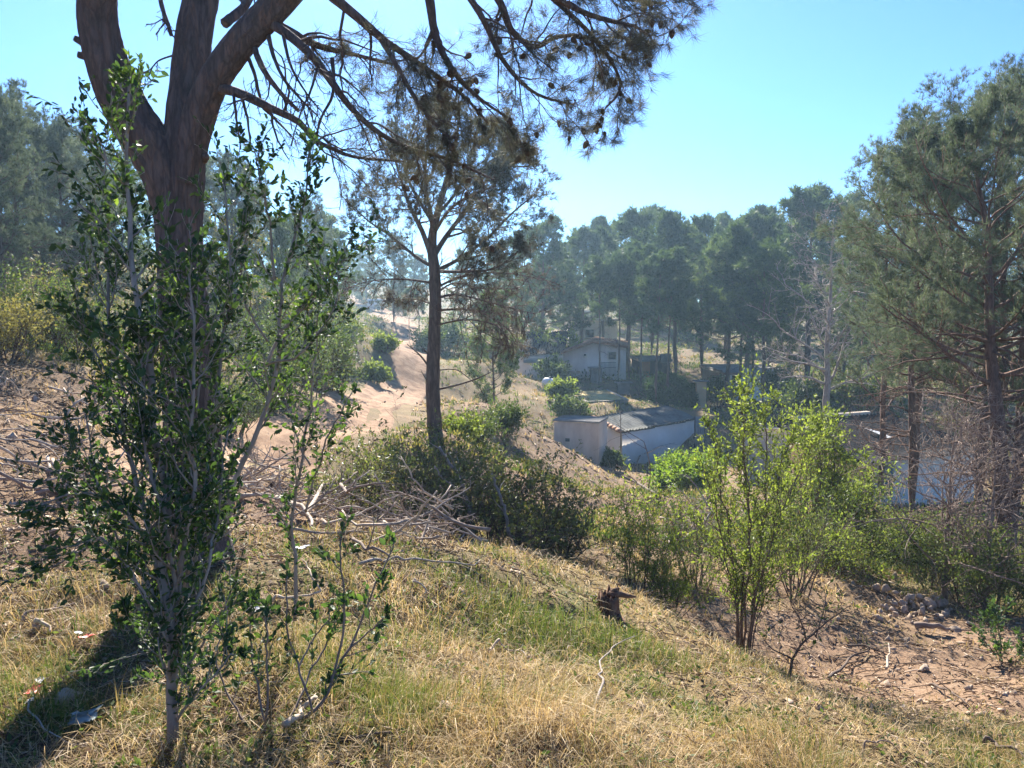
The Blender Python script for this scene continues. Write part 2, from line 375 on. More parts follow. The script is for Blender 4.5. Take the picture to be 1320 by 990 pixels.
def H(x, y):
    x = np.asarray(x, float); y = np.asarray(y, float)
    u = (np.arcsinh(x / _AX) + _UX) / (2 * _UX) * (_GX - 1); v = (np.arcsinh((y - _YC) / _AY) - _V0) / (_V1 - _V0) * (_GY - 1)
    i = np.clip(u.astype(int), 0, _GX - 2); j = np.clip(v.astype(int), 0, _GY - 2)
    fx = np.clip((x - _gx[i]) / (_gx[i + 1] - _gx[i]), 0, 1); fy = np.clip((y - _gy[j]) / (_gy[j + 1] - _gy[j]), 0, 1)
    return (_H[i, j] * (1 - fx) + _H[i + 1, j] * fx) * (1 - fy) + (_H[i, j + 1] * (1 - fx) + _H[i + 1, j + 1] * fx) * fy
def G(x, y, up=0.0): return np.array([x, y, float(H(x, y)) + up])
def gp(px, D, up=0.0):
    """The ground point D metres ahead below photo column px."""
    return G((px - 660) / FPX * D, D, up)
def hit(px, py, up=0.0):
    """Where the sight line through a photo pixel meets the ground."""
    D = np.concatenate([np.arange(1.6, 30, 0.05), np.arange(30, 250, 0.5)])
    a, b = (px - 660) / FPX, (495 - py) / FPX; t = D / (CP + b * SP)
    z = EZ + t * (-SP + b * CP); g = H(a * t, D)
    k = np.argmax(z < g) if (z < g).any() else len(D) - 1
    return G(a * t[k], D[k], up)

# ground zones: straw grass, green grass, red dirt, brown litter
_zones = [(hit(px, py), r, np.array(w, float)) for px, py, r, w in (
    (660, 930, 0.9, (3, 0.3, 0, 0.2)), (500, 900, 0.8, (3, 0.5, 0, 0.4)), (820, 900, 1.0, (3, 0.4, 0.1, 0.2)), (900, 940, 0.9, (3, 0.8, 0, 0)), (1050, 960, 0.9, (2.4, 0.8, 0.2, 0)), (1250, 965, 1.0, (2, 0.7, 0.5, 0.2)),
    (680, 800, 0.5, (0, 12, 0, 0)), (620, 825, 0.35, (0, 9, 0, 0)), (740, 825, 0.4, (0, 11, 0, 0)), (820, 885, 0.33, (0, 7, 0, 0)), (650, 900, 0.16, (0, 5, 0, 0)), (900, 925, 0.25, (0, 5, 0, 0)), (450, 925, 0.2, (0, 5, 0, 0)), (540, 860, 0.22, (0, 0, 0.5, 5)), (720, 930, 0.2, (0, 0, 0.5, 4)), (590, 790, 0.3, (0, 0, 0.6, 5)), (870, 830, 0.25, (0.3, 0, 2, 3)), (960, 900, 0.3, (0, 0, 1, 3)), (880, 880, 0.5, (3, 0.5, 0, 0)), (830, 800, 0.5, (3, 0.2, 0.3, 0)), (760, 740, 0.7, (3, 0.3, 0.3, 0)),
    (640, 740, 0.6, (1.6, 1.2, 0.2, 0.6)), (560, 760, 0.7, (1.2, 0.7, 0.2, 2)), (480, 720, 0.9, (0.8, 0.4, 0.8, 2.4)), (440, 790, 0.6, (1.2, 1.2, 0, 1)), (380, 880, 0.5, (1.0, 2.4, 0, 0.5)), (300, 800, 0.7, (0.8, 1.2, 0.2, 1.6)), (200, 900, 0.7, (1.2, 1.0, 0.2, 1.4)), (120, 760, 0.4, (1.6, 1.4, 0.4, 0.3)),
    (60, 860, 0.6, (1, 0.4, 0.5, 1.6)), (40, 780, 0.6, (0.5, 0.2, 2.2, 1.4)), (40, 690, 0.9, (0.1, 0, 3, 1.6)), (60, 580, 1.2, (0.3, 0, 3, 1.4)), (20, 520, 1.4, (0.2, 0, 2.4, 2.6)), (90, 530, 1.4, (0.2, 0, 2.4, 2.2)), (150, 640, 1.2, (0.2, 0, 3, 1)), (350, 640, 1.5, (0.2, 0, 3, 1.4)),
    (1180, 840, 1.7, (0.1, 0, 4, 0.7)), (1270, 860, 1.4, (0.1, 0, 4, 0.5)), (1100, 830, 1.3, (0.2, 0, 3, 1)), (1220, 800, 1.6, (0.1, 0, 4, 0.8)), (960, 880, 0.6, (1.6, 0.5, 0.2, 1)),
    (1150, 720, 3, (0.3, 2, 0.2, 0.8)), (1000, 730, 2.5, (0.4, 0.6, 1, 1.4)), (840, 650, 2.5, (0.3, 0.3, 2.4, 1.4)), (740, 640, 3, (0.2, 0.2, 2.6, 1.6)), (690, 560, 4, (0.1, 0.1, 5, 2.4)), (700, 610, 5, (0.1, 0.1, 4, 2.4)), (800, 620, 5, (0.1, 0.2, 4, 2.4)), (660, 530, 4, (0.4, 0.4, 3, 2)), (640, 520, 4, (1.0, 1.4, 0.8, 1)), (600, 560, 3, (1.2, 1.8, 0.5, 0.6)),
    (462, 470, 3, (0.8, 1.0, 0.8, 1.6)), (455, 440, 5, (1, 1.4, 0.3, 1.4)), (380, 520, 4, (0.5, 0.8, 0.8, 2)), (580, 500, 5, (1.2, 1.4, 0.6, 1)), (420, 400, 8, (1, 1.6, 0.2, 1.2)), (330, 400, 14, (2.2, 1.2, 0.3, 0.3)), (110, 440, 5, (2, 1.4, 0.3, 0.5)), (560, 410, 14, (0.2, 0.3, 2.4, 0.8)), (700, 500, 6, (0.5, 0.6, 1, 1.6)), (820, 500, 8, (0.3, 0.6, 1, 1.6)), (1000, 530, 10, (0.3, 0.8, 0.6, 1.8)))]
_zones += [(np.array([x, y, 0.0]), 13, np.array([0.1, 0.9, 0.05, 2.6])) for x, y in ((5, 88), (20, 85), (36, 82), (15, 110), (40, 112), (-6, 112), (56, 60), (34, 62), (60, 95), (-20, 95), (25, 140), (55, 140), (0, 145), (80, 70), (42, 38))]
def zone(x, y):
    x = np.asarray(x, float); y = np.asarray(y, float)
    w = np.zeros(x.shape + (4,)) + 0.03 * np.array([0.5, 1.2, 0.35, 1.3])
    xx = x + 0.5 * fbm(x * 0.9, y * 0.9, 3, 31); yy = y + 0.5 * fbm(x * 0.9, y * 0.9, 3, 47)
    for p, r, c in _zones:
        w = w + np.exp(-((xx - p[0]) ** 2 + (yy - p[1]) ** 2) / (r * r))[..., None] * c
    n = np.stack([fbm(x * s, y * s, 3, k) for s, k in ((1.1, 61), (1.6, 71), (0.8, 83), (1.3, 97))], -1)
    w = w * np.exp(1.8 * n)
    return w / w.sum(-1, keepdims=True)

m, nt, b = mat('ground'); M['ground'] = m
zc = tone_attr(nt, 'zone'); sp = nt.nodes.new('ShaderNodeSeparateColor'); nt.links.new(zc.outputs['Color'], sp.inputs[0])
ov = objvec(nt)
nA, nB, nC = noise(nt, 9, 8, 0.75, ov), noise(nt, 45, 6, 0.7, ov), noise(nt, 1.7, 5, 0.6, ov)
straw = ramp(nt, [(0.3, (0.17, 0.12, 0.06)), (0.5, (0.30, 0.22, 0.11)), (0.7, (0.42, 0.32, 0.17))], nB)
green = ramp(nt, [(0.3, (0.08, 0.09, 0.03)), (0.5, (0.14, 0.15, 0.05)), (0.7, (0.22, 0.20, 0.09))], nB)
dirt = mixc(nt, ramp(nt, [(0.25, (0.17, 0.10, 0.07)), (0.5, (0.30, 0.198, 0.13)), (0.72, (0.44, 0.32, 0.22))], nA), ramp(nt, [(0.3, (0.55,) * 3), (0.6, (1.05,) * 3)], nB), 0.8, 'MULTIPLY')
lit = ramp(nt, [(0.3, (0.08, 0.05, 0.035)), (0.5, (0.20, 0.13, 0.085)), (0.68, (0.34, 0.24, 0.16))], nB)
c = mixc(nt, mixc(nt, mixc(nt, dirt, lit, zc.outputs['Alpha']), straw, sp.outputs[0]), green, sp.outputs[1])
c = mixc(nt, c, ramp(nt, [(0.3, (0.75, 0.75, 0.76)), (0.7, (1.08, 1.05, 1.0))], nC), 1.0, 'MULTIPLY')
nt.links.new(c, b.inputs['Base Color']); b.inputs['Roughness'].default_value = 0.95; b.inputs['Specular IOR Level'].default_value = 0.1
bump(nt, b, mixc(nt, nA, nB, 0.5), 0.7, 0.06)

gm = MB()
i, j = np.meshgrid(np.arange(_GX - 1), np.arange(_GY - 1), indexing='ij')
gm.add(np.stack([_X, _Y, _H], -1).reshape(-1, 3), np.stack([i * _GY + j, (i + 1) * _GY + j, (i + 1) * _GY + j + 1, i * _GY + j + 1], -1).reshape(-1, 4))
ground = tag(gm.build('ground', M['ground'], smooth=True), None, None, kind='structure')
_Z = zone(_X, _Y)
_Zs = _Z.copy(); cum = _Z[..., 2] + _Z[..., 3]
za = np.stack([_Z[..., 0] / np.maximum(cum + _Z[..., 0], 1e-6), _Z[..., 1], _Z[..., 2], _Z[..., 3] / np.maximum(cum, 1e-6)], -1)
at = ground.data.attributes.new('zone', 'FLOAT_COLOR', 'POINT'); at.data.foreach_set('color', za.reshape(-1, 4).astype(np.float32).ravel())

# track surface: a ribbon with ragged edges and two wheel ruts
m, nt, b = mat('track_dirt'); M['track_dirt'] = m
ov = objvec(nt); nA, nB = noise(nt, 2.2, 8, 0.7, ov), noise(nt, 22, 6, 0.7, ov)
c = ramp(nt, [(0.30, (0.19, 0.11, 0.07)), (0.5, (0.33, 0.205, 0.125)), (0.68, (0.45, 0.305, 0.195))], nA)
c = mixc(nt, c, ramp(nt, [(0.3, (0.6,) * 3), (0.6, (1.05,) * 3)], nB), 0.7, 'MULTIPLY')
nt.links.new(c, b.inputs['Base Color']); b.inputs['Roughness'].default_value = 0.95; b.inputs['Specular IOR Level'].default_value = 0.1
bump(nt, b, mixc(nt, nA, nB, 0.5), 0.6, 0.05)
tp = _spline(np.c_[_track[:, :2], _tw], 420)
tan = nrm(np.gradient(tp[:, :2], axis=0)); nor = np.c_[tan[:, 1], -tan[:, 0]]
tp[:, 2] *= 0.74
us = np.linspace(-1, 1, 27)
wob = np.stack([1 + 0.35 * fbm(np.arange(420) * 0.16, np.full(420, k * 7.0), 4, 11 + k) for k in (0, 1)])
uu = us[None] * np.where(us[None] < 0, wob[0][:, None], wob[1][:, None])
tx = tp[:, None, 0] + nor[:, None, 0] * uu * tp[:, None, 2]; ty = tp[:, None, 1] + nor[:, None, 1] * uu * tp[:, None, 2]
rut = -0.05 * (np.exp(-((np.abs(us) - 0.42) / 0.14) ** 2))[None] + 0.05 * fbm(tx * 1.2, ty * 1.2, 3, 5) + 0.09 * fbm(tx * 0.5, ty * 0.5, 3, 8)
edge = np.where(np.abs(us) > 0.97, -0.10, 0.06 + tp[:, None, 2] * 0.0 + np.clip(ty - 20, 0, 80) * 0.002)
tz = H(tx, ty) + edge + np.where(np.abs(us) > 0.97, 0, rut * (np.abs(us) < 0.95))
tz[:6] -= np.linspace(0.2, 0.0, 6)[:, None]; tz[-4:] -= 0.4
tm = MB(); i, j = np.meshgrid(np.arange(419), np.arange(26), indexing='ij')
tm.add(np.stack([tx, ty, tz], -1).reshape(-1, 3), np.stack([i * 27 + j, i * 27 + j + 1, (i + 1) * 27 + j + 1, (i + 1) * 27 + j], -1).reshape(-1, 4))
tag(tm.build('dirt_road', M['track_dirt'], smooth=True), None, None, kind='structure')

# ------------------------------------------------------------------ plant builders
def grow(rng, P0, D0, L, R, n=6, wob=0.2, trop=(0, 0, 0.0), tip=0.25):
    """Grows one wandering branch from every start point; returns points and radii."""
    p = np.array(P0, float); d = nrm(np.array(D0, float)); P = [p]; L = np.asarray(L, float)[:, None]
    for k in range(n):
        d = nrm(d + wob * rng.standard_normal(d.shape) + np.asarray(trop)); p = p + d * L / n; P.append(p)
    return np.stack(P, 1), np.asarray(R, float)[:, None] * np.linspace(1, tip, n + 1)[None]
def spawn(rng, P, R, count, t0, t1, ang, asd=0.15, lo=0.3, hi=0.5, rf=0.5, lenfall=0.5, up=0.0):
    """Start points, directions, lengths and radii of count side shoots on every branch."""
    Mn, N, _ = P.shape
    t = t0 + (t1 - t0) * (np.arange(count)[None] + rng.random((Mn, count))) / count
    f = t * (N - 1); i = np.clip(f.astype(int), 0, N - 2); u = (f - i)[..., None]; a = np.arange(Mn)[:, None]
    pos = P[a, i] * (1 - u) + P[a, i + 1] * u; tan = nrm(P[a, i + 1] - P[a, i])
    q = nrm(np.cross(tan, rng.standard_normal(tan.shape)))
    an = (ang + asd * rng.standard_normal(t.shape))[..., None]
    d = nrm(np.cos(an) * tan + np.sin(an) * q + np.array([0, 0, up]))
    bl = np.linalg.norm(np.diff(P, axis=1), axis=-1).sum(1)[:, None]
    L = bl * (lo + (hi - lo) * rng.random(t.shape)) * (1 - lenfall * (t - t0) / max(t1 - t0, 1e-6))
    rr = (R[a, i] * (1 - u[..., 0]) + R[a, i + 1] * u[..., 0]) * rf
    return pos.reshape(-1, 3), d.reshape(-1, 3), L.ravel(), rr.ravel()
def along(rng, P, ts, jit=0.0):
    """Points and directions at the given fractions of every branch."""
    Mn, N, _ = P.shape; o, d = [], []
    for t in ts:
        f = min(t, 0.9999) * (N - 1); i = int(f); u = f - i
        o.append(P[:, i] * (1 - u) + P[:, i + 1] * u); d.append(nrm(P[:, i + 1] - P[:, i]))
    o, d = np.concatenate(o), np.concatenate(d)
    return o + jit * rng.standard_normal(o.shape), d
def needles(mb, rng, pos, d, n, ln, wd, spread=0.8, tone=None):
    """A spray of n thin needles at every point."""
    K = len(pos)
    if K == 0: return
    dr = nrm(d[:, None] + spread * rng.standard_normal((K, n, 3)))
    sd = nrm(np.cross(dr, rng.standard_normal(dr.shape))) * wd * (0.7 + 0.6 * rng.random((K, n, 1))) / 2
    b = pos[:, None] + 0.1 * ln * rng.standard_normal((K, n, 3)); t = b + dr * ln * (0.6 + 0.6 * rng.random((K, n, 1)))
    V = np.stack([b - sd, b + sd, t], 2).reshape(-1, 3)
    tn = (rng.random(K) if tone is None else tone)[:, None] + 0.12 * rng.standard_normal((K, n))
    mb.add(V, np.arange(K * n * 3).reshape(-1, 3), np.repeat(np.clip(tn, 0, 1).ravel(), 3))
def leaves(mb, rng, pos, d, size, wr=0.5, tone=None, fine=False, curl=0.12):
    """One folded leaf at every point."""
    K = len(pos); d = nrm(d); s = (np.broadcast_to(size, (K,)) * (0.6 + 0.65 * rng.random(K)))[:, None]
    side = nrm(np.cross(d, rng.standard_normal(d.shape) * 0.7 + np.array([0, 0, 0.9]))); up = np.cross(side, d)
    w = side * s * wr / 2; m_ = lambda t, k=1.0: pos + d * s * t - up * s * curl * k
    if fine:
        V = np.stack([pos, m_(.35), m_(.7), pos + d * s - up * s * .1, pos + d * s * .3 + w * .9, pos + d * s * .72 + w * .75, pos + d * s * .3 - w * .9, pos + d * s * .72 - w * .75], 1).reshape(-1, 3)
        Q = np.array([[1, 4, 5, 2], [1, 2, 7, 6]]); T = np.array([[0, 4, 1], [2, 5, 3], [0, 1, 6], [2, 3, 7]]); nv = 8
    else:
        V = np.stack([pos, m_(.5), pos + d * s, pos + d * s * .45 + w, pos + d * s * .45 - w], 1).reshape(-1, 3)
        Q = np.array([[0, 3, 2, 1], [0, 1, 2, 4]]); T = np.zeros((0, 3), int); nv = 5
    off = (np.arange(K) * nv)[:, None, None]
    tn = rng.random(K) if tone is None else np.clip(tone + 0.15 * rng.standard_normal(K), 0, 1)
    mb.add2(V, (Q[None] + off).reshape(-1, 4), (T[None] + off).reshape(-1, 3), np.repeat(tn, nv))

def pine(rng, h, c0=0.4, rad=2.6, limbs=30, tr=0.16, lean=(0.0, 0.0), sub=5, twig=4, tuft=4, n=9, ln=0.2, wd=0.025, dead=0, top=0.3, flat=0.0, wobt=0.02):
    """Trunk with limbs, and crown, of a pine h metres tall that stands on the origin."""
    tb, cb = MB(), MB(); N = 12
    z = np.linspace(-0.35, h * 0.97, N); off = np.cumsum(rng.standard_normal((N, 2)) * wobt * h / N * 2, 0)
    T = np.c_[off - off[0] + np.outer((z / h) ** 1.3, lean) * h, z]
    R = tr * (1 - 0.88 * np.linspace(0, 1, N) ** 0.9); R[0] *= 1.35
    tb.tubes(T, R, 9)
    t = c0 + (0.98 - c0) * ((np.arange(limbs) + rng.random(limbs)) / limbs) ** 0.9
    s = (t - c0) / (1 - c0); f = t * (N - 1); i = np.clip(f.astype(int), 0, N - 2); u = (f - i)[:, None]
    p0 = T[i] * (1 - u) + T[i + 1] * u; az = np.arange(limbs) * 2.399 + rng.random(limbs) * 0.9
    el = np.radians(8 + 48 * s ** 1.4 + 9 * rng.standard_normal(limbs))
    d = np.c_[np.cos(az) * np.cos(el), np.sin(az) * np.cos(el), np.sin(el)]
    L = rad * (top + (1 - top) * np.sin(np.pi * np.clip(s * (0.78 - flat) + 0.22, 0, 1))) * (0.65 + 0.6 * rng.random(limbs))
    Rl = np.interp(t, np.linspace(0, 1, N), R) * 0.42
    P1, R1 = grow(rng, p0, d, L, Rl, 7, 0.16, (0, 0, 0.07)); tb.tubes(P1, R1, 5)
    P2, R2 = grow(rng, *spawn(rng, P1, R1, sub, 0.3, 1.0, 0.75, 0.2, 0.28, 0.5, 0.5, 0.45, 0.12), 4, 0.18, (0, 0, 0.08)); tb.tubes(P2, R2, 3)
    P3, R3 = grow(rng, *spawn(rng, P2, R2, twig, 0.25, 1.0, 0.7, 0.25, 0.4, 0.75, 0.6, 0.3, 0.15), 3, 0.2, (0, 0, 0.1)); tb.tubes(P3, np.maximum(R3, 0.004), 3)
    clump = np.repeat(rng.random(limbs), sub * twig)
    ts = np.linspace(0.35, 1.0, tuft)
    pos, dr = along(rng, P3, ts, ln * 0.35)
    needles(cb, rng, pos, dr + np.array([0, 0, 0.25]), n, ln, wd, 0.75, np.clip(0.25 * rng.random(len(pos)) + 0.55 * np.tile(clump, tuft) + 0.1, 0, 1))
    if dead:
        k = dead; t = rng.uniform(0.18, c0 + 0.15, k); f = t * (N - 1); i = f.astype(int); u = (f - i)[:, None]
        p0 = T[i] * (1 - u) + T[i + 1] * u; az = rng.random(k) * 6.28; el = rng.uniform(-0.35, 0.35, k)
        d = np.c_[np.cos(az) * np.cos(el), np.sin(az) * np.cos(el), np.sin(el)]
        Q1, S1 = grow(rng, p0, d, rad * rng.uniform(0.3, 0.95, k), np.full(k, tr * 0.16), 6, 0.2, (0, 0, -0.04), 0.15); tb.tubes(Q1, S1, 4)
        Q2, S2 = grow(rng, *spawn(rng, Q1, S1, 7, 0.25, 1, 0.9, 0.3, 0.2, 0.5, 0.5), 4, 0.3, (0, 0, -0.05)); tb.tubes(Q2, np.maximum(S2, 0.003), 3)
        Q3, S3 = grow(rng, *spawn(rng, Q2, S2, 3, 0.25, 1, 0.8, 0.3, 0.3, 0.7, 0.6), 3, 0.3); tb.tubes(Q3, np.maximum(S3, 0.002), 3)
    return tb, cb

def bush(rng, h, rad, stems=9, lat=8, sub=4, nl=7, size=0.06, wr=0.5, r0=0.018, out=0.55, wob=0.16, upt=0.1, t0=0.25, fine=False, bare=0.0):
    """Stems and foliage of a shrub that stands on the origin."""
    sb, fb = MB(), MB(); az = np.arange(stems) * 2.399 + rng.random(stems); o = out * (0.3 + 0.8 * rng.random(stems))
    d = np.c_[np.cos(az) * o, np.sin(az) * o, np.ones(stems)]; p0 = np.c_[np.cos(az), np.sin(az), np.full(stems, -0.6)] * np.c_[(rad * 0.12 * rng.random(stems),) * 2 + (np.full(stems, 0.2),)]
    P1, R1 = grow(rng, p0, d, h * (0.75 + 0.4 * rng.random(stems)) * np.sqrt(1 + 0.3 * o * o), np.full(stems, r0), 8, wob * 0.7, (0, 0, upt * 0.5)); sb.tubes(P1, R1, 5)
    P2, R2 = grow(rng, *spawn(rng, P1, R1, lat, t0, 1.0, 0.85, 0.2, 0.25 * rad / h * 1.6, 0.5 * rad / h * 1.6, 0.55, 0.35, 0.1), 5, wob, (0, 0, upt)); sb.tubes(P2, R2, 4)
    P3, R3 = grow(rng, *spawn(rng, P2, R2, sub, 0.25, 1.0, 0.8, 0.25, 0.35, 0.7, 0.6, 0.3), 3, wob, (0, 0, upt)); sb.tubes(P3, np.maximum(R3, 0.0015), 3)
    ts = (np.arange(nl) + 0.7) / nl
    keep = rng.random(len(P3)) >= bare
    P3 = P3[keep]; clump = np.repeat(np.repeat(rng.random(stems), lat) * 0.4 + 0.35 * rng.random(stems * lat), sub)[keep]
    for ps, cl in ((P3, clump),):
        pos, dr = along(rng, ps, ts, size * 0.25)
        dd = nrm(dr * 0.6 + rng.standard_normal(dr.shape) * 0.75 + np.array([0, 0, 0.15]))
        leaves(fb, rng, pos, dd, size, wr, np.tile(cl, nl) + 0.1, fine)
    return sb, fb
def put(name, label, cat, loc, tb, cb, m1, m2, part1='trunk', part2='crown', rz=0.0, sc=1.0, group=None):
    t = thing(name, label, cat, loc, rz, sc, group)
    tb.build(part1, m1, t, True)
    if cb is not None and cb.n: cb.build(part2, m2, t)
    return t
def stem_path(*pts):
    return _spline(np.array([W(*p) for p in pts]), len(pts) * 4)
RNG = np.random.default_rng

# ------------------------------------------------------------------ the big pine in front
rng = RNG(11)
base = gp(252, 4.85)
HT = thing('pine_tree', 'big old pine with a thick forked trunk standing behind the dark leafy shrub', 'tree', base)
tb, cb = MB(), MB()
D0 = 4.85
def hero(pts, rad, sides=22, rough=0.03, n=None):
    P = _spline(np.array([W(*p) for p in pts]), n or len(pts) * (22 if sides > 10 else 7)) - base; R = np.interp(np.linspace(0, 1, len(P)), np.linspace(0, 1, len(rad)), rad)
    R = R * (0.88 if sides > 10 else 1.0)
    if sides > 10:
        S = 72; an = np.arange(S) * 2 * math.pi / S; ss = np.r_[0, np.cumsum(np.linalg.norm(np.diff(P, axis=0), axis=1))][:, None]; o_ = len(tb.v) * 13.7
        cx, cy = np.cos(an)[None], np.sin(an)[None]
        rid = fbm(cx * 5.2 + ss * 0.9 + o_, cy * 5.2 + ss * 1.1, 3, 3) * 0.5 + fbm(cx * 9 + ss * 7, cy * 9 - ss * 6 + o_, 3, 6) * 0.5; big = fbm(cx * 1.2 + ss * 3, cy * 1.2 + o_ + ss, 2, 8)
        tb.tubes(P, R, S, 0.5, 0, None, (1 + 0.17 * rid + 0.07 * big)[None])
    else: tb.tubes(P, R, sides, 0.5, rough, rng)
    return P, R
hero(((258, 745, 4.9), (254, 690, 4.9), (250, 600, 4.87), (243, 480, D0), (236, 380, D0), (231, 300, D0), (229, 235, D0), (230, 185, D0)), (0.30, 0.225, 0.20, 0.18, 0.165, 0.15, 0.168, 0.11))
hero(((226, 262, D0), (205, 205, 4.82), (168, 150, 4.78), (142, 92, 4.72), (128, 40, 4.68), (126, -10, 4.62), (135, -90, 4.5), (160, -200, 4.3)), (0.15, 0.155, 0.145, 0.135, 0.12, 0.112, 0.10, 0.08))
hero(((232, 250, D0), (238, 190, D0), (243, 120, 4.88), (250, 50, 4.95), (262, -15, 5.02), (280, -120, 5.2), (300, -260, 5.5)), (0.15, 0.14, 0.125, 0.118, 0.11, 0.095, 0.07))
hero(((238, 235, 4.8), (252, 165, 4.78), (275, 105, 4.74), (310, 55, 4.7), (352, 12, 4.66), (400, -40, 4.62), (470, -110, 4.6), (570, -180, 4.7)), (0.10, 0.105, 0.10, 0.098, 0.092, 0.085, 0.07, 0.05))
# stubs of broken limbs
for p in (((128, 65, 4.7), (112, 58, 4.66), (96, 49, 4.64)), ((127, 72, 4.7), (108, 71, 4.7)), ((128, 78, 4.7), (100, 70, 4.66)), ((262, 205, 4.8), (266, 201, 4.75))):
    hero(p, (0.03, 0.018), 7, 0.06)
br = []
def limb(pts, r0, r1=0.006):
    br.append(hero(pts, (r0, (r0 + r1) / 2, r1), 8, 0.04, 26))
limb(((268, 122, 4.75), (280, 115, 4.72), (305, 119, 4.66), (330, 130, 4.6), (352, 141, 4.58), (385, 157, 4.55), (405, 180, 4.56), (430, 192, 4.6), (460, 203, 4.65), (520, 208, 4.75)), 0.034)
limb(((345, 28, 4.66), (372, 45, 4.62), (400, 70, 4.6), (425, 102, 4.6), (455, 142, 4.65), (490, 172, 4.7), (530, 192, 4.8), (580, 206, 4.9), (637, 232, 5.0)), 0.03)
limb(((345, 24, 4.66), (390, 50, 4.8), (420, 62, 4.9), (455, 70, 5.0), (507, 83, 5.2)), 0.03, 0.008)
limb(((400, -30, 4.6), (437, 2, 4.6), (470, 30, 4.65), (495, 52, 4.7), (530, 75, 4.75), (570, 103, 4.85), (600, 126, 4.95), (630, 160, 5.1)), 0.034)
limb(((490, 50, 4.7), (510, 82, 4.65), (530, 118, 4.65), (548, 145, 4.7), (573, 173, 4.8), (590, 200, 4.9)), 0.016)
limb(((540, -60, 4.7), (554, 0, 4.75), (560, 40, 4.8), (574, 75, 4.85), (596, 106, 4.9), (625, 132, 5.0), (660, 155, 5.1)), 0.032)
limb(((590, -60, 4.9), (640, -5, 5.0), (660, 40, 5.1), (690, 60, 5.2), (720, 47, 5.3), (760, 50, 5.4), (800, 75, 5.5)), 0.028)
limb(((600, -90, 4.9), (690, -20, 5.0), (750, 15, 5.1), (800, 30, 5.2), (818, 34, 5.25), (838, 46, 5.3)), 0.026)
limb(((560, -70, 4.9), (620, 20, 5.0), (650, 80, 5.1), (690, 120, 5.15), (740, 135, 5.2)), 0.024)
limb(((640, -60, 5.1), (720, 5, 5.3), (775, 60, 5.5), (800, 110, 5.6), (780, 140, 5.6)), 0.02)
limb(((640, -90, 5.0), (740, -30, 5.2), (790, -5, 5.3), (830, 2, 5.4), (858, 4, 5.5)), 0.018)
limb(((345, 40, 4.7), (352, 70, 4.6), (365, 100, 4.5), (385, 125, 4.5), (410, 150, 4.6)), 0.014, 0.004)
limb(((325, 55, 4.7), (340, 90, 4.62), (362, 120, 4.6), (385, 143, 4.56)), 0.02, 0.01)
limb(((315, 62, 4.7), (328, 95, 4.72), (335, 125, 4.75), (345, 140, 4.8)), 0.013, 0.005)
limb(((428, 75, 4.62), (430, 100, 4.6), (428, 125, 4.6), (415, 150, 4.6), (408, 175, 4.6)), 0.012, 0.005)
limb(((365, 45, 4.6), (375, 85, 4.5), (395, 120, 4.45), (420, 150, 4.4)), 0.01, 0.003)
limb(((200, -40, 4.8), (208, 5, 4.75), (216, 30, 4.7), (221, 46, 4.7)), 0.014, 0.011)
limb(((228, 70, 4.85), (205, 78, 4.8), (190, 92, 4.75), (165, 96, 4.7)), 0.006, 0.002)
limb(((290, 30, 4.7), (315, 8, 4.85), (330, -20, 5.0)), 0.03, 0.02)
# side shoots, needles and cones
P = np.stack([b_[0] for b_ in br]); R = np.stack([np.maximum(b_[1], 0.008) for b_ in br])
leafy = np.array([0, 1, 1, 1, 1, 1, 1, 1, 1, 1, 1, 0, 0, 0, 0, 0, 0, 0, 0], bool); leafy[0] = True
tipdrop = (0, 0, -0.10)
conep = []
for sel, cnt, dens in ((np.where(leafy)[0], 15, 1), (np.where(~leafy)[0], 7, 0)):
    P2, R2 = grow(rng, *spawn(rng, P[sel], R[sel], cnt, 0.16 if dens else 0.3, 1.0, 0.8, 0.3, 0.2, 0.42, 0.4, 0.3, -0.1), 7, 0.2, tipdrop, 0.3); R2 = np.clip(R2, 0.003, 0.009); tb.tubes(P2, R2, 5)
    P3, R3 = grow(rng, *spawn(rng, P2, R2, 5, 0.15, 1.0, 0.7, 0.3, 0.25, 0.6, 0.5, 0.3, -0.05), 5, 0.2, (0, 0, -0.05), 0.4); R3 = np.clip(R3, 0.0018, 0.004); tb.tubes(P3, R3, 3)
    if dens:
        P4, R4 = grow(rng, *spawn(rng, P3, R3, 3, 0.2, 1.0, 0.6, 0.25, 0.3, 0.7, 0.6, 0.2), 4, 0.2, (0, 0, 0.02), 0.5); R4 = np.clip(R4, 0.0012, 0.002); tb.tubes(P4, R4, 3)
        wx = (np.concatenate([P3[:, -1], P4[:, -1]]) + base); px = 660 + FPX * wx[:, 0] / wx[:, 1]
        pos, dr = along(rng, P4, (0.55, 0.8, 1.0)); pos2, dr2 = along(rng, P3, (0.8, 1.0))
        pos, dr = np.r_[pos, pos2], np.r_[dr, dr2]
        pxx = 660 + FPX * (pos + base)[:, 0] / (pos + base)[:, 1]
        keep = rng.random(len(pos)) < np.clip((pxx - 300) / 420, 0.12, 1.0) * 0.9
        needles(cb, rng, pos[keep], dr[keep], 9, 0.085, 0.0022, 0.55)
        q = P3[(660 + FPX * (P3[:, 2, 0] + base[0]) / (P3[:, 2, 1] + base[1])) > 520]; conep = q[rng.permutation(len(q))[:85], 3]
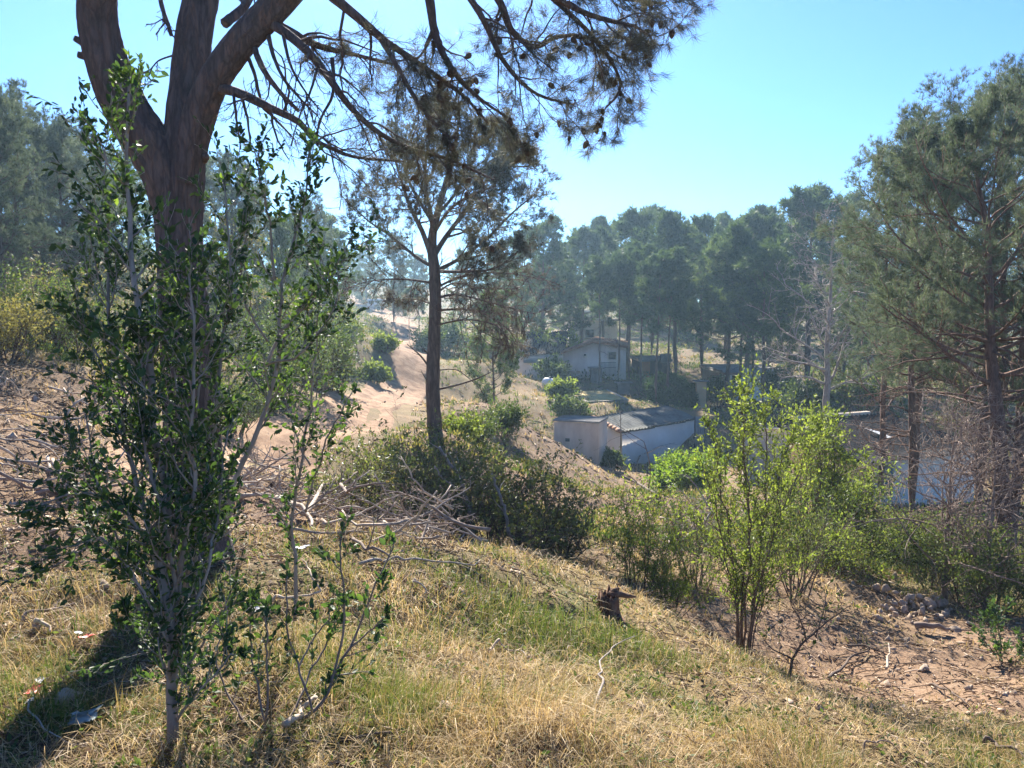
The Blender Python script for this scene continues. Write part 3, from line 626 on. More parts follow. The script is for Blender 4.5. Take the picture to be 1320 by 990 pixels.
# leafy top above the picture, which shades the slope behind the camera
az = rng.random(26) * 6.28; p0 = np.array([W(160, -200, 4.3), W(300, -260, 5.5), W(570, -180, 4.7)])[rng.integers(0, 3, 26)] - base
P1, R1 = grow(rng, p0, np.c_[np.cos(az), np.sin(az), 0.5 + 0.5 * rng.random(26)], rng.uniform(1.2, 2.4, 26), np.full(26, 0.04), 6, 0.15, (0, 0, 0.05)); tb.tubes(P1, R1, 5)
P2, R2 = grow(rng, *spawn(rng, P1, R1, 5, 0.3, 1, 0.7), 4, 0.2); tb.tubes(P2, R2, 3)
P3, R3 = grow(rng, *spawn(rng, P2, R2, 4, 0.3, 1, 0.7, 0.2, 0.4, 0.7), 3, 0.2); tb.tubes(P3, R3, 3)
pos, dr = along(rng, P3, (0.4, 0.7, 1.0), 0.03); needles(cb, rng, pos, dr, 10, 0.11, 0.006, 0.7)
tb.build('trunk', M['pine_bark'], HT, True)
cb.build('crown', M['hero_needle'], HT)
cm = MB(); zz = np.linspace(0, 1, 8); cm.tubes(np.c_[0.004 * np.sin(zz * 5), 0 * zz, -0.055 * zz], 0.019 * np.sin(np.pi * np.clip(0.18 + 0.8 * zz, 0, 1)) ** 0.7, 9, 0.5, 0.10, rng)
first = None
for k, p in enumerate(conep):
    if first is None: first = o = cm.build('pine_cone', M['cone'], HT, True)
    else: o = first.copy(); COL.objects.link(o); o.parent = HT
    o.location = tuple(p); o.rotation_euler = (rng.normal() * 0.6, rng.normal() * 0.6, rng.random() * 6); o.scale = (rng.uniform(0.65, 1.0),) * 3

# ------------------------------------------------------------------ dark evergreen shrub and saplings close by
def sapling(name, label, cat, rng, base, stems, m1, m2, lat, latlen, size, nl, fine=True, sub=3, up=0.25, t0=0.12, wr=0.55, den=1.0):
    """A shrub whose stems follow the given paths; side twigs carry single leaves."""
    t = thing(name, label, cat, base); sb, fb = MB(), MB()
    for pts, r0 in stems:
        Pm = _spline(np.array([W(*p) for p in pts]), 24) - base; LL = np.linalg.norm(Pm[-1] - Pm[0]); Pm = Pm + LL * 0.012 * np.c_[np.zeros((1, 3)).T, np.cumsum(rng.standard_normal((3, 23)), 1) * 0.45].T * np.minimum(1, np.arange(24) / 6)[:, None]; Rm = np.linspace(r0, max(r0 * 0.2, 0.0025), 24)
        sb.tubes(Pm, Rm, 9 if r0 > 0.012 else 6, 0.5, 0.03, rng)
        Ls = np.linalg.norm(np.diff(Pm, axis=0), axis=1).sum(); k = max(3, int(lat * Ls))
        p0, d, _, rr = spawn(rng, Pm[None], Rm[None], k, t0, 1.0, 0.85, 0.2, up=up)
        L = latlen * (0.4 + 0.9 * rng.random(k)); L[-2:] *= 0.5
        P2, R2 = grow(rng, p0, d, L, np.clip(rr, 0.002, 0.005), 6, 0.14, (0, 0, 0.07), 0.4); sb.tubes(P2, R2, 5)
        P3, R3 = grow(rng, *spawn(rng, P2, R2, sub, 0.2, 1.0, 0.75, 0.2, 0.3, 0.6, 0.6, 0.3, 0.1), 4, 0.15, (0, 0, 0.06), 0.5); sb.tubes(P3, np.clip(R3, 0.001, 0.003), 4)
        for PP, q in ((P2, nl + 3), (P3, nl)):
            pos, dr = along(rng, PP, (np.arange(q) + 0.8) / q, size * 0.12)
            kp = rng.random(len(pos)) < den
            dd = nrm(dr * 0.7 + rng.standard_normal(dr.shape) * 0.6 + np.array([0, 0, 0.1]))
            cl = np.tile(rng.random(len(PP)), q) * 0.6 + 0.15
            leaves(fb, rng, pos[kp], dd[kp], size * rng.uniform(0.7, 1.25, kp.sum()), wr, cl[kp], fine)
    sb.build('stem', m1, t, True); fb.build('foliage', m2, t)
    return t
b0 = gp(226, 2.62)
sapling('evergreen_shrub', 'tall dark green shrub with a grey stem in front of the big forked pine', 'shrub', RNG(5), b0, [
    (((226, 1030, 2.62), (227, 930, 2.62), (229, 840, 2.62), (227, 740, 2.63), (222, 640, 2.66), (215, 540, 2.7), (207, 440, 2.75), (200, 340, 2.8), (205, 240, 2.85), (210, 130, 2.9)), 0.022),
    (((228, 850, 2.62), (246, 760, 2.7), (262, 660, 2.8), (272, 540, 2.9), (276, 430, 3.0), (278, 330, 3.05), (276, 230, 3.1)), 0.013),
    (((226, 800, 2.62), (200, 700, 2.6), (178, 590, 2.62), (165, 480, 2.68), (160, 380, 2.72), (162, 290, 2.76), (156, 190, 2.8)), 0.011),
    (((224, 700, 2.65), (190, 600, 2.8), (150, 520, 2.9), (110, 450, 3.0), (75, 400, 3.05)), 0.008),
    (((227, 760, 2.64), (240, 640, 2.55), (236, 520, 2.5), (232, 420, 2.5), (228, 340, 2.55)), 0.009),
    (((227, 740, 2.63), (190, 700, 2.5), (150, 655, 2.45), (100, 640, 2.4), (45, 655, 2.4)), 0.007),
    (((227, 720, 2.63), (190, 690, 2.75), (140, 680, 2.8), (95, 715, 2.8), (60, 740, 2.8)), 0.006),
    (((228, 860, 2.62), (205, 800, 2.5), (170, 745, 2.45), (130, 700, 2.4)), 0.006),
    (((228, 880, 2.62), (255, 840, 2.7), (280, 800, 2.75), (310, 770, 2.8)), 0.006),
    (((228, 930, 2.62), (245, 900, 2.55), (270, 880, 2.5), (300, 850, 2.5)), 0.005),
    (((228, 780, 2.62), (238, 690, 2.7), (250, 600, 2.8), (258, 510, 2.85), (252, 430, 2.9), (246, 370, 2.95)), 0.008), (((227, 770, 2.62), (212, 680, 2.55), (192, 590, 2.55), (186, 500, 2.6), (190, 420, 2.65)), 0.008),
    (((229, 820, 2.62), (262, 750, 2.65), (285, 680, 2.7), (296, 600, 2.75), (300, 540, 2.8)), 0.007), (((226, 830, 2.62), (196, 770, 2.6), (160, 700, 2.62), (132, 620, 2.65), (120, 540, 2.7)), 0.007), (((227, 700, 2.64), (232, 600, 2.7), (222, 500, 2.72), (218, 420, 2.75)), 0.006),
    (((227, 900, 2.62), (205, 850, 2.6), (180, 830, 2.55), (160, 790, 2.5)), 0.005),
], M['grey_bark'], M['dark_leaf'], 25, 0.22, 0.027, 7, sub=4, den=0.86)
b0 = gp(300, 3.35)
sapling('leaning_sapling', 'leaning leafy sapling with a bare lower stem just right of the pine trunk', 'sapling', RNG(6), b0, [
    (((290, 690, 3.35), (300, 630, 3.35), (325, 560, 3.4), (340, 480, 3.42), (350, 400, 3.45), (358, 330, 3.5), (368, 260, 3.5), (378, 190, 3.5)), 0.013),
    (((340, 480, 3.42), (365, 420, 3.5), (400, 370, 3.6), (425, 335, 3.7), (448, 300, 3.75)), 0.008),
    (((354, 360, 3.47), (345, 290, 3.45), (330, 230, 3.4), (322, 190, 3.4)), 0.006),
    (((345, 440, 3.44), (320, 400, 3.4), (310, 350, 3.4), (318, 300, 3.4)), 0.006),
    (((342, 470, 3.4), (390, 450, 3.3), (430, 400, 3.3), (440, 350, 3.3)), 0.006),
], M['grey_bark'], M['dark_leaf'], 20, 0.23, 0.031, 6, t0=0.28, den=0.85)
b0 = gp(384, 3.7)
sapling('upright_sapling', 'slim upright dark stemmed sapling in front of the brush pile', 'sapling', RNG(8), b0, [
    (((380, 800, 3.7), (388, 720, 3.7), (396, 650, 3.7), (402, 580, 3.7), (408, 510, 3.7), (414, 440, 3.7), (420, 390, 3.7)), 0.010),
    (((394, 660, 3.7), (412, 600, 3.65), (436, 540, 3.6), (455, 500, 3.6)), 0.006),
    (((400, 600, 3.7), (380, 560, 3.75), (366, 520, 3.8), (360, 470, 3.8)), 0.005),
], M['grey_bark'], M['dark_leaf'], 15, 0.20, 0.031, 5)
b0 = gp(330, 2.72)
sapling('branching_sapling', 'low sparse sapling spreading right of the grey stem at the bottom of the slope', 'sapling', RNG(9), b0, [
    (((318, 990, 2.72), (360, 945, 2.75), (403, 918, 2.8), (428, 880, 2.85), (446, 840, 2.9), (465, 790, 2.95), (486, 735, 3.0), (506, 690, 3.05)), 0.009),
    (((403, 918, 2.8), (385, 860, 2.85), (368, 800, 2.9), (372, 740, 2.95)), 0.005),
    (((428, 880, 2.85), (440, 800, 2.9), (442, 740, 2.9), (440, 690, 2.95)), 0.005),
    (((340, 965, 2.74), (345, 900, 2.7), (352, 830, 2.7), (350, 780, 2.7)), 0.005),
    (((330, 975, 2.7), (290, 975, 2.7), (255, 960, 2.7), (225, 940, 2.75)), 0.004),
    (((446, 840, 2.9), (478, 815, 2.9), (500, 790, 2.9)), 0.004),
    (((345, 955, 2.75), (330, 880, 2.9), (320, 820, 3.0), (322, 770, 3.05)), 0.005), (((372, 930, 2.78), (400, 870, 2.95), (420, 825, 3.05), (418, 780, 3.1)), 0.005), (((385, 860, 2.85), (405, 820, 2.9), (430, 790, 2.95)), 0.004), (((338, 960, 2.74), (300, 900, 2.85), (285, 850, 2.95), (290, 800, 3.0)), 0.005),
], M['dead_twig'], M['dark_leaf'], 9, 0.15, 0.034, 4, den=0.8, t0=0.3)

# ------------------------------------------------------------------ pines of the middle distance
def dead_tree(rng, h, rad, limbs=26, tr=0.14):
    tb = MB(); N = 12; z = np.linspace(-0.3, h, N); off = np.cumsum(rng.standard_normal((N, 2)) * 0.05 * h / N, 0)
    T = np.c_[off - off[0], z]; R = tr * np.linspace(1, 0.06, N); tb.tubes(T, R, 8)
    t = 0.22 + 0.76 * (np.arange(limbs) + rng.random(limbs)) / limbs; f = t * (N - 1); i = np.clip(f.astype(int), 0, N - 2); u = (f - i)[:, None]
    p0 = T[i] * (1 - u) + T[i + 1] * u; az = np.arange(limbs) * 2.4 + rng.random(limbs); el = rng.uniform(0.1, 0.9, limbs)
    d = np.c_[np.cos(az) * np.cos(el), np.sin(az) * np.cos(el), np.sin(el)]
    P1, R1 = grow(rng, p0, d, rad * (1.1 - 0.7 * t) * rng.uniform(0.6, 1.3, limbs), np.interp(t, np.linspace(0, 1, N), R) * 0.5, 8, 0.2, (0, 0, 0.03), 0.2); tb.tubes(P1, R1, 5)
    P2, R2 = grow(rng, *spawn(rng, P1, R1, 8, 0.2, 1, 0.8, 0.25, 0.25, 0.5, 0.6), 5, 0.22, (0, 0, 0.05), 0.3); tb.tubes(P2, np.maximum(R2, 0.010 if h > 5 else 0.005), 4)
    P3, R3 = grow(rng, *spawn(rng, P2, R2, 5, 0.2, 1, 0.8, 0.25, 0.3, 0.6, 0.6), 4, 0.25, (0, 0, 0.03), 0.4); tb.tubes(P3, np.maximum(R3, 0.007 if h > 5 else 0.003), 3)
    return tb

# the lone pine beside the track: its own limbs, thin crown and dead lower branches
rng = RNG(21); D = 20.0
b0 = gp(559, D, -0.05)
MP = thing('pine_tree', 'slender lone pine with a dark bare lower trunk standing beside the dirt track', 'tree', b0)
tb, cb = MB(), MB()
def lim(pts, rad, S=8, n=None):
    P = _spline(np.array([W(*p) for p in pts]), n or len(pts) * 5) - b0; R = np.interp(np.linspace(0, 1, len(P)), np.linspace(0, 1, len(rad)), rad)
    tb.tubes(P, R, S, 0.5, 0.04, rng); return P, R
lim(((561, 575, D), (560, 550, D), (558, 500, D), (559, 450, D), (561, 400, D), (560, 350, D), (557, 310, D), (565, 270, 20.1), (575, 235, 20.2), (585, 200, 20.3), (590, 165, 20.4), (592, 140, 20.4)), (0.24, 0.195, 0.175, 0.165, 0.155, 0.14, 0.115, 0.085, 0.07, 0.05, 0.03, 0.015), 12)
bl = []
for pts, r in ((((557, 335, D), (545, 300, 19.8), (528, 265, 19.5), (515, 225, 19.3), (505, 190, 19.2)), 0.075), (((559, 330, D), (575, 305, 20.4), (597, 275, 20.8), (622, 240, 21.2), (645, 205, 21.5)), 0.08),
               (((558, 320, D), (556, 280, 19.6), (548, 240, 19.0), (550, 200, 18.6), (560, 160, 18.4)), 0.07), (((560, 350, D), (590, 335, 20.3), (625, 310, 20.5), (660, 275, 20.6), (690, 250, 20.6)), 0.06),
               (((560, 345, D), (535, 330, 20.6), (505, 305, 21.2), (475, 285, 21.6), (455, 265, 22)), 0.055), (((565, 275, 20.1), (590, 245, 20.9), (605, 205, 21.6), (618, 165, 22)), 0.05),
               (((575, 240, 20.2), (610, 222, 19.6), (650, 215, 19.2), (682, 215, 19)), 0.045), (((560, 290, D), (530, 240, 21), (520, 200, 21.6), (535, 160, 22)), 0.05), (((560, 300, D), (580, 270, 18.8), (610, 250, 18), (640, 240, 17.6)), 0.05),
               (((585, 205, 20.3), (575, 175, 19.8), (566, 150, 19.4), (570, 130, 19.2)), 0.035), (((585, 200, 20.3), (612, 180, 20.2), (640, 168, 20), (660, 178, 20)), 0.035), (((560, 350, D), (600, 350, 19.4), (640, 345, 19), (672, 320, 18.8)), 0.05)):
    bl.append(lim(pts, (r, r * 0.6, 0.015), 7, 16))
P = np.stack([q[0] for q in bl]); R = np.stack([q[1] for q in bl])
P2, R2 = grow(rng, *spawn(rng, P, R, 16, 0.22, 1.0, 0.8, 0.25, 0.22, 0.46, 0.5, 0.45, 0.1), 6, 0.18, (0, 0, 0.05)); tb.tubes(P2, np.maximum(R2, 0.008), 4)
P3, R3 = grow(rng, *spawn(rng, P2, R2, 6, 0.2, 1.0, 0.75, 0.25, 0.35, 0.7, 0.5, 0.3, 0.1), 4, 0.2, (0, 0, 0.05)); tb.tubes(P3, np.maximum(R3, 0.004), 3)
pos, dr = along(rng, P3, (0.3, 0.5, 0.7, 0.85, 1.0), 0.06)
cl = np.tile(np.repeat(rng.random(len(bl) * 16), 6), 5)
hw = (pos + b0)[:, 2]
kp = rng.random(len(pos)) < np.where(cl > 0.2, 0.95, 0.4) * np.clip((hw - W(0, 390, 20)[2]) / 1.2, 0.1, 1)
needles(cb, rng, pos[kp], dr[kp] + np.array([0, 0, 0.15]), 13, 0.16, 0.014, 0.8, np.clip(cl * 0.6 + 0.3 * rng.random(len(cl)), 0, 1)[kp])
# bare and dead lower branches
for pts, r in ((((559, 385, D), (590, 380, 19.8), (640, 392, 19.6), (690, 405, 19.5)), 0.04), (((560, 400, D), (610, 400, 20.6), (650, 420, 20.8), (672, 450, 21)), 0.035), (((560, 365, D), (520, 360, 19.8), (480, 362, 19.6), (445, 372, 19.5)), 0.035),
               (((558, 392, D), (530, 385, 20.2), (500, 388, 20.3)), 0.022), (((560, 372, D), (600, 355, 20.8), (650, 352, 21), (700, 360, 21.3)), 0.04), (((560, 420, D), (600, 412, 19), (640, 420, 18.5), (655, 440, 18.3)), 0.03), (((561, 380, D), (585, 365, 20), (622, 372, 19.8), (668, 372, 19.6)), 0.03)):
    q = lim(pts, (r, r * 0.5, 0.008), 6, 14)
    Q2, S2 = grow(rng, *spawn(rng, q[0][None], q[1][None], 22, 0.15, 1, 0.9, 0.3, 0.25, 0.5, 0.5), 5, 0.25, (0, 0, -0.03)); tb.tubes(Q2, np.maximum(S2, 0.009), 4)
    Q3, S3 = grow(rng, *spawn(rng, Q2, S2, 7, 0.2, 1, 0.8, 0.3, 0.3, 0.7, 0.6), 4, 0.28, (0, 0, -0.02)); tb.tubes(Q3, np.maximum(S3, 0.007), 3)
    pos, dr = along(rng, Q3, (0.6, 1.0,), 0.02); kp = rng.random(len(pos)) < 0.45
    needles(cb, rng, pos[kp], dr[kp], 9, 0.12, 0.009, 0.8, np.full(kp.sum(), 0.95))
for pts, r in ((((556, 478, D), (545, 462, 19.9), (535, 452, 19.8), (525, 444, 19.7)), 0.03), (((556, 462, D), (548, 452, 19.9), (544, 448, 19.8)), 0.022), (((557, 500, D), (547, 485, 19.8), (543, 478, 19.8)), 0.018),
               (((560, 503, D), (590, 496, 19.7), (615, 488, 19.4), (634, 479, 19.2)), 0.032), (((560, 478, D), (585, 476, 20.2), (600, 484, 20.4), (622, 505, 20.6), (632, 530, 20.8)), 0.018)):
    q = lim(pts, (r, r * 0.7, r * 0.3), 7, 12)
    Q2, S2 = grow(rng, *spawn(rng, q[0][None], q[1][None], 5, 0.4, 1, 0.8, 0.3, 0.15, 0.35, 0.5), 4, 0.2); tb.tubes(Q2, np.maximum(S2, 0.004), 3)
tb.build('trunk', M['far_bark'], MP, True); cb.build('crown', M['hero_needle'], MP)
cm = MB(); zz = np.linspace(0, 1, 6); cm.tubes(np.c_[0 * zz, 0 * zz, -0.09 * zz], 0.036 * np.sin(np.pi * np.clip(0.18 + 0.8 * zz, 0, 1)), 6)
first = None
for p in P3[rng.permutation(len(P3))[:45], 3]:
    if first is None: first = o = cm.build('pine_cone', M['cone'], MP, True)
    else: o = first.copy(); COL.objects.link(o); o.parent = MP
    o.location = tuple(p); o.rotation_euler = (rng.normal() * 0.5, rng.normal() * 0.5, 0)

# kinds of pine that are repeated; each is first built on the origin, 10 m tall
def proto(seed, m2='needle_far', **k):
    tb, cb = pine(RNG(seed), 10.0, **k); return tb, cb, m2
KINDS = {
    'tall': proto(31, c0=0.33, rad=2.2, limbs=34, tr=0.17, sub=6, twig=4, tuft=4, n=8, ln=0.30, wd=0.055, dead=6),
    'tall2': proto(32, c0=0.38, rad=2.5, limbs=32, tr=0.15, sub=6, twig=4, tuft=4, n=8, ln=0.30, wd=0.055, dead=8, lean=(0.05, 0)),
    'round': proto(33, c0=0.2, rad=2.9, limbs=38, tr=0.16, sub=6, twig=4, tuft=4, n=8, ln=0.28, wd=0.05, top=0.45),
    'slim': proto(34, c0=0.55, rad=1.6, limbs=26, tr=0.10, sub=5, twig=4, tuft=4, n=8, ln=0.28, wd=0.05, dead=8, lean=(-0.03, 0.02)),
    'pale': proto(35, 'needle_pale', c0=0.28, rad=2.5, limbs=36, tr=0.14, sub=6, twig=4, tuft=4, n=8, ln=0.26, wd=0.045, top=0.4),
    'left': proto(36, 'needle', c0=0.22, rad=3.6, limbs=44, tr=0.22, sub=7, twig=5, tuft=4, n=9, ln=0.22, wd=0.030, top=0.5, dead=16, wobt=0.03),
    'small': proto(37, 'needle_pale', c0=0.12, rad=3.0, limbs=40, tr=0.14, sub=6, twig=4, tuft=4, n=8, ln=0.28, wd=0.05, top=0.5),
}
_src = {}
def tree(kind, label, px, top, D, group, rz=None, widen=1.0, name='pine_tree', sink=0.0):
    """A pine of the given kind whose top reaches photo row top when seen D metres ahead in column px."""
    p = gp(px, D, -0.05 - sink); h = W(px, top, D)[2] - p[2]; s = h / 10.0; rz = (px * 0.731) % 6.28 if rz is None else rz; wv = 0.82 + 0.4 * ((px * 0.377) % 1.0)
    if kind in _src: return dup(_src[kind], label, p, rz, (s * widen * wv, s * widen * wv, s), group)
    tb, cb, m2 = KINDS[kind]; t = put(name, label, 'tree', p, tb, cb, M['far_bark'], M[m2], rz=rz, group=group); t.scale = (s * widen * wv, s * widen * wv, s); _src[kind] = t; return t
g = 'tall pines behind the white houses'
for a in (('tall', 'blue-green pine just right of the sky gap, in the row behind the houses', 748, 298, 76), ('tall2', 'second pine from the sky gap in the row behind the houses', 778, 288, 84), ('tall', 'tall pine rising straight above the taller white block', 808, 276, 70),
          ('round', 'broad pine over the right end of the long white house', 840, 282, 80), ('tall2', 'dark pine with several bare stems in front, behind the clipped hedge', 872, 284, 64), ('tall', 'pine above the orange stucco pier', 905, 283, 68),
          ('round', 'wide dense pine left of the white bungalow', 935, 292, 78), ('tall', 'darkest tall pine standing left of the bungalow window', 962, 282, 62), ('tall2', 'pine behind the roof of the white bungalow', 992, 276, 74),
          ('tall', 'tallest pine of the far row, behind the leafless grey tree', 1042, 246, 62), ('round', 'bushy pine right of the leafless grey tree', 1088, 270, 66), ('tall2', 'pine closing the right end of the far row', 1120, 292, 72),
          ('round', 'low pine in the dip left of the sky gap', 700, 296, 72), ('tall', 'pine above the left end of the long white house', 672, 300, 86), ('round', 'broad pine behind the lone trackside pine', 640, 322, 82), ('tall2', 'hazy pine low behind the sky gap', 728, 318, 100),
          ('round', 'hazy pine far behind the bungalow', 1010, 300, 105), ('tall', 'hazy pine far behind the hedge', 890, 300, 108), ('round', 'hazy pine far behind the taller white block', 770, 312, 120), ('tall', 'hazy pine far beyond the dark roofed house', 1160, 300, 95), ('round', 'hazy pine far at the right edge', 1290, 300, 90),
          ('round', 'far round pine filling the gap under the taller pines of the row', 850, 330, 125), ('round', 'far round pine low between the bungalow and the hedge', 950, 335, 130)):
    tree(*a, g)
fr = RNG(901); g = 'hazy pines of the far wood'
for k in range(64):
    D = fr.uniform(92, 200); px = fr.uniform(380, 1420) if k % 3 else fr.uniform(700, 1250)
    if px < 640 and D < 150: continue
    tree(('small', 'round', 'tall', 'small')[k % 4], 'hazy pine in the far wood showing between nearer trunks', px, fr.uniform(318, 372) if D > 120 else fr.uniform(345, 392), D, g, widen=1.3)
g = 'slim bare-stemmed pines in the yard of the long white house'
for a in (('slim', 'thin forked pine in front of the gable of the long white house', 772, 335, 58), ('slim', 'leaning slim pine at the right end of the long white house', 797, 330, 59), ('slim', 'dark slim pine just past the corner of the long white house', 812, 318, 60), ('slim', 'slim pine left of the orange door', 828, 322, 58),
          ('slim', 'palest thinnest trunk, in front of the dark garage', 847, 330, 53), ('slim', 'slim pine at the left end of the clipped hedge', 863, 326, 54), ('tall2', 'stout pine before the left end of the bungalow', 937, 300, 55), ('slim', 'slim pine before the bungalow window', 957, 330, 54), ('slim', 'dark slim pine before the middle of the bungalow', 972, 320, 55)):
    tree(*a, g, widen=1.15)
tree('pale', 'pale green bushy pine in front of the bungalow, left of the leafless tree', 985, 325, 52, None, widen=1.25)
tree('pale', 'light green pine with two trunks above the left end of the long white house', 697, 340, 78, None)
tree('pale', 'second light green pine over the tiled roof of the long white house', 735, 352, 82, None)
tree('pale', 'pale pine left of the dark roofed house', 1110, 330, 46, None, widen=1.2)
g = 'pines on the hillside behind the big pine'
for a in (('left', 'spreading grey-green pine at the left edge on the bank', 8, 152, 23), ('left', 'pine with a ragged top behind the spreading pine at the left edge', 62, 178, 31), ('left', 'pine half hidden by the left limb of the big pine', 118, 186, 36), ('small', 'pine just left of the big trunk', 172, 210, 44),
          ('small', 'hillside pine showing right of the big trunk', 285, 212, 46), ('small', 'light green pine behind the leaning sapling', 335, 250, 50), ('left', 'pine up the slope behind the upright sapling', 398, 268, 48), ('small', 'bushy pine on the slope left of the track', 418, 285, 60), ('small', 'pine at the top of the track beside the van', 474, 322, 152),
          ('left', 'pine above the bend of the track', 508, 318, 88), ('small', 'small pine right of the track bend, behind the lone pine', 600, 330, 84), ('small', 'hazy hillside pine beyond the top of the slope', 370, 300, 75), ('tall', 'pine at the far end of the track', 540, 330, 140), ('small', 'far pine behind the white van', 455, 330, 160), ('small', 'far pine right of the white van', 520, 345, 165), ('small', 'dense pine low on the left hill behind the ragged one', 30, 210, 40),
          ('left', 'full pine rising behind the spreading one at the left edge', 32, 150, 28), ('left', 'pine between the ragged top and the left limb of the big pine', 92, 192, 29), ('small', 'dark pine at the foot of the left hill behind the shrub', 148, 228, 34), ('left', 'hillside pine directly behind the leaning sapling', 305, 228, 39), ('small', 'dark bushy pine low behind the upright sapling', 372, 292, 38), ('left', 'pine leaning in from beyond the left edge', -45, 165, 25), ('small', 'grey-green pine on the slope above the road bank', 432, 305, 52)):
    tree(*a, g)
for a in (('slim', 'thin young pine right of the track bend', 528, 372, 70), ('slim', 'second thin young pine right of the track bend', 540, 368, 72)):
    tree(*a, 'thin young pines by the track bend')
tree('small', 'small brownish pine with a short trunk on the slope left of the long white house', 637, 385, 44, None)

# big dead-branched pines at the right
rng = RNG(41)
def rightpine(label, px, py_top, D, seed, lean, m2='needle', **k):
    b = gp(px, D, -0.1); h = W(px, py_top, D)[2] - b[2]
    tb, cb = pine(RNG(seed), h, lean=lean, n=12, ln=0.15, wd=0.0115, **k)
    return put('pine_tree', label, 'tree', b, tb, cb, M['red_bark'], M[m2])
rightpine('leaning reddish pine at the right edge with a tangle of dead lower branches', 1318, 150, 14.0, 51, (-0.06, 0.1), c0=0.45, rad=2.5, limbs=34, tr=0.2, sub=7, twig=5, tuft=4, dead=34, wobt=0.03, top=0.4)
rightpine('thin tall pine whose trunk crosses the pale wall of the dark roofed house', 1186, 165, 19.5, 52, (-0.02, 0.03), c0=0.42, rad=2.0, limbs=38, tr=0.13, sub=6, twig=5, tuft=4, dead=24, top=0.5)
rightpine('large full crowned pine behind the leaning one at the right', 1272, 140, 23, 53, (0.0, 0.0), c0=0.34, rad=3.6, limbs=46, tr=0.2, sub=6, twig=5, tuft=4, dead=18, top=0.5)
rightpine('upright pine with a spiky top left of the full crowned pine', 1188, 162, 25, 54, (0.0, 0.0), c0=0.4, rad=2.1, limbs=38, tr=0.16, sub=6, twig=5, tuft=4, dead=14, top=0.5)
rightpine('pine crown filling the right edge behind the leaning pine', 1325, 175, 18.5, 55, (-0.02, 0.0), c0=0.3, rad=3.2, limbs=44, tr=0.16, sub=6, twig=5, tuft=4, dead=14, top=0.5)
rightpine('airy pine left of the spiky topped one, before the leafless grey tree', 1142, 205, 26, 56, (0.0, 0.0), c0=0.3, rad=2.2, limbs=36, tr=0.14, sub=6, twig=5, tuft=4, dead=16, top=0.5)
rightpine('tall pine filling the gap between the leaning and the full crowned pine', 1298, 130, 20, 57, (-0.02, 0.0), c0=0.36, rad=2.8, limbs=40, tr=0.16, sub=6, twig=5, tuft=4, dead=22, top=0.5)
# the leafless grey tree
b0 = gp(1068, 38, -0.1); h = W(1068, 282, 38)[2] - b0[2]
put('leafless_tree', 'leafless grey tree with pale crooked branches behind the tall bright shrub', 'tree', b0, dead_tree(RNG(61), h, 4.4, 34, 0.2), None, M['grey_bark'], None)
b0 = gp(1235, 13.0, -0.1)
put('leafless_tree', 'dry brown leafless tree drooping beside the pale wall of the dark roofed house', 'tree', b0, dead_tree(RNG(62), 3.4, 2.6, 34, 0.06), None, M['dead_twig'], None)

b0 = gp(1290, 12.2, -0.1)
put('leafless_tree', 'dry brown leafless tree tangled under the leaning pine at the right edge', 'tree', b0, dead_tree(RNG(63), 3.0, 2.4, 36, 0.05), None, M['dead_twig'], None)
# ------------------------------------------------------------------ shrubs
def shrub(name, label, px, D, m2, seed, h, rad, group=None, m1='dark_twig', sq=1.0, **k):
    sb, fb = bush(RNG(seed), h, rad, **k)
    return put(name, label, 'shrub', gp(px, D, -0.03), sb, fb, M[m1], M[m2], 'stem', 'foliage', rz=seed, group=group)
g = 'olive green bushes beyond the grassy crest'
for k, (lab, px, D, h, r) in enumerate((('olive bush behind the right end of the brush pile', 470, 10.2, 1.1, 0.9), ('tall olive bush left of the foot of the lone pine', 515, 11.4, 1.45, 1.0), ('olive bush in front of the lone pine', 572, 10.8, 1.4, 1.05), ('large olive bush right of the lone pine', 628, 11.0, 1.45, 1.1),
                                      ('olive bush at the right end of the row, twiggy below', 688, 11.3, 1.35, 0.9), ('low twiggy bush sloping down from the crest', 655, 10.0, 1.15, 0.9), ('low bush behind the pale crossing stick', 560, 9.8, 1.1, 0.9), ('sparse reddish bush right of the olive row', 730, 12.0, 1.0, 0.8))):
    shrub('olive_bush', lab, px, D, 'mastic', 70 + k, h, r, g, stems=13, lat=9, sub=4, nl=7, size=0.062, wr=0.45, r0=0.014, out=0.8, bare=0.36 if k < 5 else 0.6)
shrub('feathery_bush', 'light green feathery bush behind the rotten stump', 824, 9.2, 'feathery', 81, 1.35, 0.75, stems=13, lat=8, sub=4, nl=5, size=0.05, wr=0.28, r0=0.007, out=0.55, upt=0.2)
shrub('feathery_bush', 'smaller light green bush lower right of the feathery bush', 868, 9.0, 'feathery', 82, 0.75, 0.55, stems=16, lat=7, sub=4, nl=6, size=0.045, wr=0.3, r0=0.006, out=0.7, upt=0.2)
shrub('vivid_bush', 'vivid green rounded bush against the end wall of the grey roofed shed', 871, 32, 'vivid', 83, 1.35, 1.1, stems=18, lat=9, sub=5, nl=6, size=0.16, wr=0.55, r0=0.02, out=0.7)
shrub('vivid_bush', 'second vivid green bush spilling downhill below the shed', 900, 28, 'vivid', 84, 1.1, 1.2, stems=18, lat=9, sub=5, nl=6, size=0.14, wr=0.55, r0=0.02, out=0.9)
